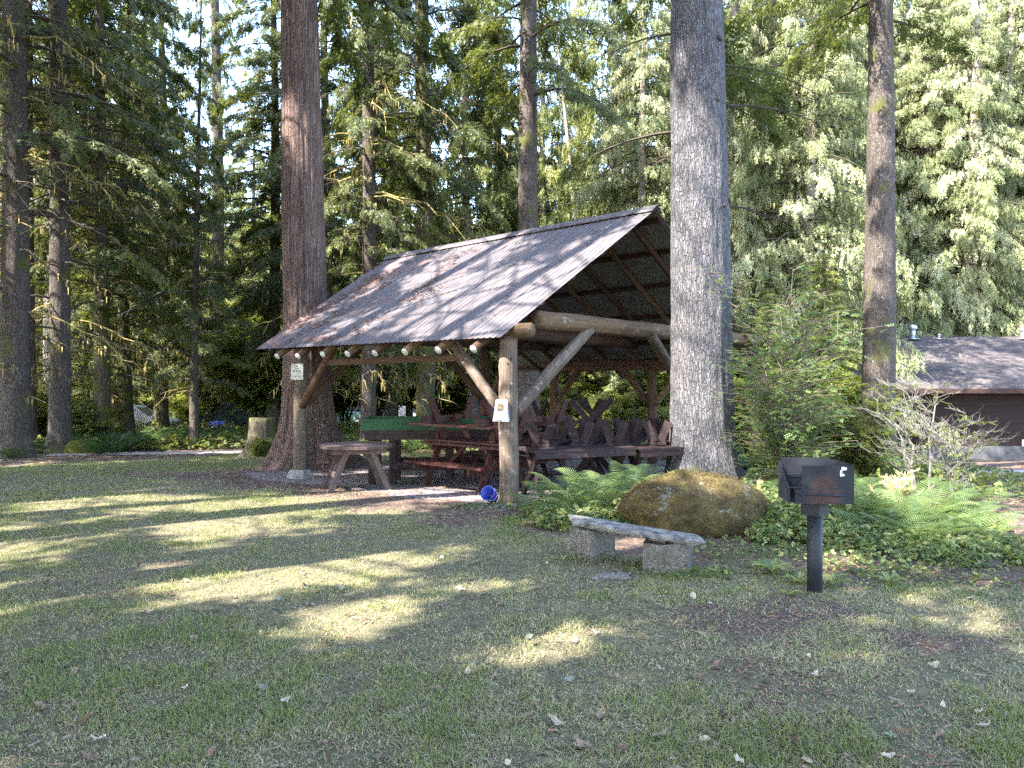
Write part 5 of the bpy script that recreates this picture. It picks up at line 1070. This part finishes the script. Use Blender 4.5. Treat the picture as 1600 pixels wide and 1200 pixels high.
for k in range(150):
    py = 600+600*(.28+.72*rs.random()**.8); px = rs.uniform(0, 1600)
    o = inst('fallen_leaf', rs.choice(LM)); o.location = tuple(ray(px, py)); o.rotation_euler = (rs.uniform(-.5, .5), rs.uniform(-.5, .5), rs.uniform(0, 6.28)); s = rs.uniform(.45, 1.05); o.scale = (s,)*3; tag(o, 'dry brown curled fallen leaf on the lawn', 'leaf', 'brown fallen leaves on the lawn')
def twigline(pts, r0, name, label, mt):
    mb = MB(); p = np.array([ray(*q) for q in pts]); p[:, 2] += .004; mb.tube(p-p[0], np.linspace(r0, r0*.5, len(p)), 6, noise=.2); o = mb.build(name, mt); o.location = tuple(p[0]); tag(o, label, 'twig'); return o
twigline([(170, 1052), (185, 1043), (200, 1040)], .006, 'fallen_twig', 'short dark twig lying on the lawn at lower left', M['twigdark'])
twigline([(960, 892), (975, 899), (990, 903), (1004, 910)], .010, 'fallen_twig', 'grey stick in the grass in front of the stone bench', M['twig_pale'])
# ============================================================ CABIN
m, nt, ns, ls = mat('shingles'); ga = nt.nodes.new('ShaderNodeAttribute'); ga.attribute_name = 'gco'
bk = N(nt, 'ShaderNodeTexBrick', Scale=1.0); bk.inputs['Brick Width'].default_value = .33; bk.inputs['Row Height'].default_value = .14; bk.inputs['Mortar Size'].default_value = .008; bk.inputs['Bias'].default_value = -.2
ls.new(ga.outputs['Vector'], bk.inputs['Vector']); bk.inputs['Color1'].default_value = (.04, .033, .036, 1); bk.inputs['Color2'].default_value = (.07, .06, .063, 1); bk.inputs['Mortar'].default_value = (.02, .02, .02, 1)
w = coords(nt, world=True); n1 = noise(nt, w, .9, 7, .7); n2 = noise(nt, w, 14, 6, .8)
mk = mth(nt, 'MULTIPLY', ramp(nt, n1, [(.45, (0, 0, 0)), (.6, (1, 1, 1))]), ramp(nt, n2, [(.48, (0, 0, 0)), (.58, (1, 1, 1))]))
c = mixc(nt, mk, bk.outputs['Color'], (.13, .105, .085)); finish(m, nt, c, .9, bk.outputs['Fac'], -.6, .01, spec=.2); M['shingle'] = m
M['cabin'] = m_wood('cabin_boards', (.028, .014, .011), (.065, .034, .026), (.06, 1, 1), 9, .8)
m, nt, ns, ls = mat('cabin_wall'); w = coords(nt); wv = N(nt, 'ShaderNodeTexWave', Scale=2.6, wave_profile='SAW'); wv.bands_direction = 'Z'; ls.new(w, wv.inputs['Vector']); n1 = noise(nt, coords(nt, (.1, 1, 1.5)), 9, 6)
c = ramp(nt, n1, [(.3, (.012, .007, .006)), (.7, (.032, .016, .014))]); finish(m, nt, c, .8, wv.outputs['Fac'], .3, .01, spec=.25); M['cabinwall'] = m
X0, X1, YF, YB = 11.5, 27.0, 25.9, 33.0; zb = gz(15, 25.9); zt = 1.45
cab = thing('cabin', 'long low dark brown cabin with mossy shingle roof at the right', 'building', (X0, YF, zb))
def Lc(p): return np.array(p, float)-np.array([X0, YF, zb])
mb = MB(); mb.box(Lc((X0, (YF+YB)/2, zb+.2)), Lc((X1, (YF+YB)/2, zb+.2)), YB-YF+.12, .5); mb.build('foundation', m_simple('old_concrete', (.07, .068, .07), .95, ns_=6, var=.4), cab)
mb = MB()   # wall boards, lapped, with door opening
dX = 18.55
bz = zb+.45; k = 0
while bz < zt:
    for (a, b) in ((X0, dX), (dX+1.0, X1)): mb.box(Lc((a, YF+.03, bz+.095)), Lc((b, YF+.03, bz+.095)), .035, .187)
    bz += .19; k += 1
mb.box(Lc((X0, YF+.1, (zt+zb)/2+.2)), Lc((X1, YF+.1, (zt+zb)/2+.2)), .06, zt-zb-.5)
mb.box(Lc((X0+.05, YF+.1, (zt+zb)/2+.2)), Lc((X0+.05, YB, (zt+zb)/2+.2)), .1, zt-zb-.45); mb.box(Lc((X1-.05, YF+.1, (zt+zb)/2+.2)), Lc((X1-.05, YB, (zt+zb)/2+.2)), .1, zt-zb-.45)
mb.build('wall', M['cabinwall'], cab)
mb = MB(); mb.box(Lc((dX+.5, YF+.02, zb+.42)), Lc((dX+.5, YF+.02, zt-.22)), .92, .06, (0, 1, 0)); dr = mb.build('door', M['cabin'], cab)
mb = MB(); mb.tube([Lc((dX+.88, YF-.04, zb+1.35)), Lc((dX+.88, YF-.10, zb+1.35))], [.03, .035], 10); mb.build('handle', M['steel'], dr)
mb = MB(); mb.box(Lc((17.25, YF-.03, -.2)), Lc((17.25, YF-.03, .05)), .22, .02, (0, 1, 0)) if 0 else mb.box(Lc((17.33, YF-.035, -.56)), Lc((17.33, YF-.035, -.34)), .30, .02, (0, 1, 0)); mb.build('wall_vent', M['log_end'], cab)
zr = 3.30; yr = 29.6; ye = YF-.75; ze = 1.36
for (ya, za, yb, zb_, nm) in ((ye, ze, yr, zr, 'roof'), (YB+.75, ze, yr, zr, 'roof')):
    n = 24; xs = np.linspace(X0-.5, X1+.5, 40); q = np.linspace(0, 1, n); XX, QQ = np.meshgrid(xs, q, indexing='ij'); YY = ya+(yb-ya)*QQ; ZZ = za+(zb_-za)*QQ+.03+.02*(fbm(XX*.8, QQ*3, 2)-.5)-.000
    i, j = np.meshgrid(np.arange(39), np.arange(n-1), indexing='ij'); kk = (i*n+j).ravel(); mb = MB(); P_ = np.stack([XX, YY, ZZ], -1).reshape(-1, 3)
    f = np.stack([kk, kk+n, kk+n+1, kk+1], 1); mb.add(Lc(P_), f if ya < yb else f[:, ::-1], 0, g=np.stack([XX, QQ*4.2, 0*XX], -1).reshape(-1, 3)); o = mb.build(nm, M['shingle'], cab); md = o.modifiers.new('t', 'SOLIDIFY'); md.thickness = .05; md.offset = -1
mb = MB(); mb.box(Lc((X0-.5, ye-.01, ze-.05)), Lc((X1+.5, ye-.01, ze-.05)), .03, .15); mb.build('fascia', M['cabin'], cab)
for s_ in range(11): mb = MB(); x = X0-.2+s_*1.5; mb.box(Lc((x, ye+.03, ze-.05)), Lc((x, YF+.3, ze+.12)), .05, .12); mb.build('rafter_tail', M['cabin'], cab)
M['galv'] = m_simple('galvanised', (.42, .45, .48), .4, .7, .5, ns_=12)
def vent(px, s):
    x = (px-CX)/F*29.4; mb = MB(); b = Lc((x, 29.35, zr-.08)); 
    mb.tube([b+[0, 0, z] for z in (0, .02, .04)], [.30*s, .26*s, .13*s], 16); mb.tube([b+[0, 0, z] for z in (.03, .40*s)], .10*s, 14); mb.tube([b+[0, 0, z*s] for z in (.36, .40, .50, .56, .60)], [.10*s, .17*s, .17*s, .12*s, .02*s], 14); mb.build('roof_vent', M['galv'], cab, True)
vent(1425, .95); vent(1466, .35); vent(1597, .8)
# ============================================================ CARS
M['glass'] = m_simple('car_glass', (.05, .06, .07), .1, 0, .8, var=.05); M['tyre'] = m_simple('tyre', (.02, .02, .02), .85); M['chrome'] = m_simple('chrome', (.6, .6, .6), .25, .8); M['lamp'] = m_simple('lamp_glass', (.75, .75, .7), .2, 0, .7)
def car(name, label, loc, rz, paint, suv=True, L_=4.5, W_=1.8, H_=1.7):
    t = thing(name, label, 'car', loc, rz, None); h1 = .95 if suv else .85
    if suv: prof = [(-L_/2, .45), (-L_/2, h1), (-L_/2+.06, h1+.05), (-L_/2+.25, H_-.05), (-L_/2+.5, H_), (.35, H_-.02), (.6, H_-.1), (1.15, h1+.08), (L_/2-.15, h1-.05), (L_/2, h1-.15), (L_/2, .42), (L_/2-.1, .3), (-L_/2+.1, .3)]
    else: prof = [(-L_/2, .45), (-L_/2, h1-.05), (-L_/2+.6, h1+.05), (-L_/2+1.25, H_-.05), (-L_/2+1.7, H_), (.25, H_-.02), (.5, H_-.08), (1.2, h1+.05), (L_/2-.15, h1-.15), (L_/2, h1-.25), (L_/2, .42), (L_/2-.1, .3), (-L_/2+.1, .3)]
    n = len(prof); V = []
    for (yy, ins) in ((-W_/2, .0), (-W_/2+.07, 0), (W_/2-.07, 0), (W_/2, 0)):
        for (x, z) in prof:
            tw = .16*max(0, (z-h1)/(H_-h1)); e = .985 if abs(yy) == W_/2 else 1; V.append((x*e, yy*(1-tw), .3+(z-.3)*e if z > .3 else z))
    f4 = [(r*n+i, r*n+(i+1) % n, (r+1)*n+(i+1) % n, (r+1)*n+i) for r in range(3) for i in range(n)]
    mb = MB(); mb.add(V, f4); mb.ng.append((np.arange(n)[::-1], 0)); mb.ng.append((np.arange(n)+3*n, 0)); mb.build('body', paint, t)
    for s in (-1, 1):
        gx = [(-L_/2+.35, -.85), (-.78, .2), (.27, .95)] if suv else [(-.95, -.15), (-.08, .8)]
        for (xa, xb) in gx:
            mb = MB(); yb_ = s*(W_/2-.035); yt = s*(W_/2*.86-.015+.02); za, z2 = h1+.06, H_-.14; xt_ = xb if xb < .5 else xb-.42
            mb.add([(xa, yb_+s*.006, za), (xb, yb_+s*.006, za), (xt_, yt+s*.006, z2), (xa+(.12 if xa < -1 else 0), yt+s*.006, z2), (xa, yb_-s*.04, za), (xb, yb_-s*.04, za), (xt_, yt-s*.04, z2), (xa+(.12 if xa < -1 else 0), yt-s*.04, z2)], [(0, 1, 2, 3), (0, 4, 5, 1), (1, 5, 6, 2), (2, 6, 7, 3), (3, 7, 4, 0)]); mb.build('side_window', M['glass'], t)
        for x in (-L_/2+.85, L_/2-.85):
            mb = MB(); mb.tube([(x, s*(W_/2-.20), .34), (x, s*(W_/2-.16), .34), (x, s*(W_/2-.0), .34), (x, s*(W_/2+.02), .34)], [.30, .34, .34, .29], 24); wl = mb.build('wheel', M['tyre'], t)
            mb = MB(); mb.tube([(x, s*(W_/2+.015), .34), (x, s*(W_/2+.03), .34)], [.21, .17], 16); mb.build('rim', M['chrome'], wl)
        mb = MB(); mb.box((L_/2-.0, s*(W_/2-.42), h1-.27), (L_/2-.0, s*(W_/2-.12), h1-.27), .05, .15); mb.build('headlight', M['lamp'], t)
    xs0, zs0, xs1, zs1 = (.66, H_-.14, 1.1, h1+.13) if suv else (.56, H_-.13, 1.12, h1+.12)
    mb = MB(); w0 = W_/2*.78; w1 = W_/2*.88; mb.add([(xs1+.02, -w1, zs1), (xs1+.02, w1, zs1), (xs0+.02, w0, zs0), (xs0+.02, -w0, zs0), (xs1-.03, -w1, zs1-.03), (xs1-.03, w1, zs1-.03), (xs0-.03, w0, zs0-.03), (xs0-.03, -w0, zs0-.03)], [(0, 1, 2, 3), (0, 4, 5, 1), (1, 5, 6, 2), (2, 6, 7, 3), (3, 7, 4, 0)]); mb.build('windscreen', M['glass'], t)
    mb = MB(); mb.box((L_/2+.02, -W_/2+.1, .5), (L_/2+.02, W_/2-.1, .5), .10, .16); mb.build('bumper', M['chrome'], t)
    return t
def paint(name, col): return m_simple(name, col, .3, .2, .6, var=.04)
def cz(px, Yd): p = at(px, Yd); p[2] += .02; return p
car('parked_car', 'pale green four wheel drive parked beyond the huge cedar', cz(536, 53.5), R(-8), paint('paint_green', (.12, .22, .19)))
car('parked_car', 'dark red four wheel drive parked beyond the shelter', cz(708, 52), R(-12), paint('paint_red', (.09, .025, .02)))
car('parked_car', 'silver grey car parked beyond the shelter behind the green tray', cz(628, 55), R(-5), paint('paint_silver', (.35, .36, .38)), suv=False, H_=1.45)
car('parked_car', 'dark green off-road car by the basketball hoop', cz(375, 38), R(188), paint('paint_dark', (.02, .04, .035)), H_=1.75)
car('parked_car', 'white car half hidden by undergrowth at left', cz(205, 40), R(5), paint('paint_white', (.35, .35, .37)), suv=False, H_=1.45)
# blue tarp bundle
b = MB(); r = np.random.default_rng(3); an = np.linspace(0, 2*pi, 26, endpoint=False); rows = []
for z, k in ((0, 1.05), (.2, 1), (.5, .85), (.72, .55), (.80, .02)): rows.append(np.stack([np.cos(an)*.8*k*(1+.12*np.sin(an*5+z*4)), np.sin(an)*.6*k, z+.08*np.sin(an*4+z*7)*(k > .3)], 1))
V = np.concatenate(rows); n = 26; b.add(V, [(i*n+j, i*n+(j+1) % n, (i+1)*n+(j+1) % n, (i+1)*n+j) for i in range(4) for j in range(n)])
o = b.build('tarp_bundle', m_simple('blue_tarp', (.01, .05, .35), .4, spec=.5), smooth=True); pz = at(343, 36); o.location = (pz[0], pz[1], pz[2]); o.scale = (.9, .9, .9); tag(o, 'crumpled bright blue tarp bundle beside the off-road car', 'tarp')
# ============================================================ BASKETBALL HOOP
pz = at(407, 40); bh = thing('basketball_hoop', 'old basketball backboard on a dark post in the trees', 'basketball hoop', pz)
mb = MB(); mb.tube([(0, 0, -.2), (0, 0, 2.85)], .085, 12); mb.build('post', M['steel'], bh, True)
mb = MB(); mb.tube([(0, 0, 2.3), (.5, -.35, 2.85)], .04, 8); mb.build('support_arm', M['steel'], bh)
m, nt, ns, ls = mat('backboard'); n1 = noise(nt, coords(nt, world=True), 2.2, 7, .75); c = ramp(nt, n1, [(.35, (.12, .13, .10)), (.48, (.50, .46, .42)), (.7, (.62, .58, .54))]); finish(m, nt, c, .7)
mb = MB(); mb.box((-.25, -.42, 3.23), (1.0, -.42, 3.23), .04, 1.05); bd = mb.build('backboard', m, bh)
mb = MB(); mb.box((.2, -.445, 2.85), (.95, -.445, 2.88), .004, .09); mb.build('painted_mark', paint('mark_red', (.4, .05, .03)), bd)
# stump
t = thing('tree_stump', 'broad cut cedar stump overgrown with small plants left of the huge cedar', 'stump', at(410, 21.3)); tm = trunk(1.05, .36, .33, 1.7, .5, 8, .2, 48, 16, 31, rough=.06, bend=0); tm.build('wood', M['bark_moss'], t, True)
a, b = shrub(35, .75, .5, 16, .1, nsub=12, dens=8, z_lo=.1, stem_r=.006)
o = b.build('leafy_sprigs', M['leaf_mid'], tintattr=True); o.location = tuple(at(408, 20.7)); o.scale = (1.1, .7, .8); tag(o, 'low green sprigs growing against the cut stump', 'plant')
boulder('mossy_mound', 'rounded moss covered mound beside the left hemlocks', tuple(at(130, 22.3)-np.array([0, 0, .1])), (.50, .45, .50), 17, M['moss'], 40, 24, .22)
# ============================================================ TREES BEHIND AND BESIDE THE CAMERA (they shade the lawn)
SHT = [(-9.5, -2.0, 25, 5.5, 5.2), (-14.5, 4.2, 26, 4.0, 5.4), (-15.8, 11.5, 26, 5.0, 5.2), (-19.5, 7.8, 27, 7, 5.5), (-6.5, -6.5, 25, 5, 5.0), (-1.5, -6.0, 24, 4.5, 4.8), (-15.5, -3.2, 27, 8, 5.4), (-20.5, 15.5, 27, 4, 5.2), (3.2, -4.2, 23, 4.5, 4.4), (-22.0, 1.5, 28, 8, 5.4), (-11.2, -9.0, 27, 8, 5.4), (-24, 20, 27, 5, 5.2), (-5, -12, 27, 9, 5), (-17.5, 19.5, 27, 6.5, 4.6), (-6.8, 4.2, 27, 8.5, 4.8), (-5.2, -1.2, 26, 7.5, 4.6), (-9.6, 9.2, 28, 10.5, 5.0), (-10.8, 13.6, 28, 13, 4.6), (-7.9, 6.9, 29, 9, 5.6), (-10.8, 2.4, 29, 10, 5.6)]
for i, (x, y, H_, z0, Rm) in enumerate(SHT):
    b = np.array([x, y, gz(x, y)]); t = thing('hemlock_tree', 'tall hemlock outside the photograph whose crown shades the lawn', 'tree', b, 0, 'hemlocks around the lawn'); inst('trunk', crowns['t_far'], t)
    own_crown(t, b, M['leaf_mid'], seed=100+i, H=H_, z0=z0, Rm=Rm, nb=64, dens=11, size=.8, droop=.4, hang=.5, style='coarse', up=.1)
# ============================================================ CAMERA, SKY, SUN
cam = bpy.data.objects.new('camera', bpy.data.cameras.new('camera')); COL.objects.link(cam); SC.camera = cam
cam.location = (0, 0, CAMH); cam.rotation_euler = (R(90), 0, 0); cam.data.sensor_width = 36; cam.data.lens = 27; cam.data.shift_y = (600-CY)/1600*-1; cam.data.clip_start = .05; cam.data.clip_end = 2000
W = bpy.data.worlds.new('World'); SC.world = W; W.use_nodes = True; nt = W.node_tree; bg = nt.nodes['Background']
sky = nt.nodes.new('ShaderNodeTexSky'); sky.sky_type = 'NISHITA'; sky.sun_disc = False; sky.sun_elevation = SEL; sky.sun_rotation = math.atan2(SAZ[0], SAZ[1]); sky.air_density = 1.0; sky.dust_density = 1.2
nt.links.new(sky.outputs[0], bg.inputs[0]); bg.inputs[1].default_value = SKY
sl = bpy.data.lights.new('sun', 'SUN'); sl.energy = SUN; sl.angle = R(.53); sl.color = (1, .95, .86); so = bpy.data.objects.new('sun', sl); COL.objects.link(so)
from mathutils import Vector
so.rotation_euler = Vector(Ld).to_track_quat('Z', 'Y').to_euler()
vs = SC.view_settings; vs.view_transform = 'Standard'; vs.look = 'None'; vs.exposure = EXPO; vs.gamma = 1
SC.cycles.use_denoising = DEN; SC.cycles.max_bounces = 7; SC.cycles.diffuse_bounces = 4; SC.cycles.glossy_bounces = 2; SC.cycles.transmission_bounces = 4; SC.cycles.transparent_max_bounces = 4
SC.cycles.sample_clamp_indirect = 4; SC.cycles.use_adaptive_sampling = False
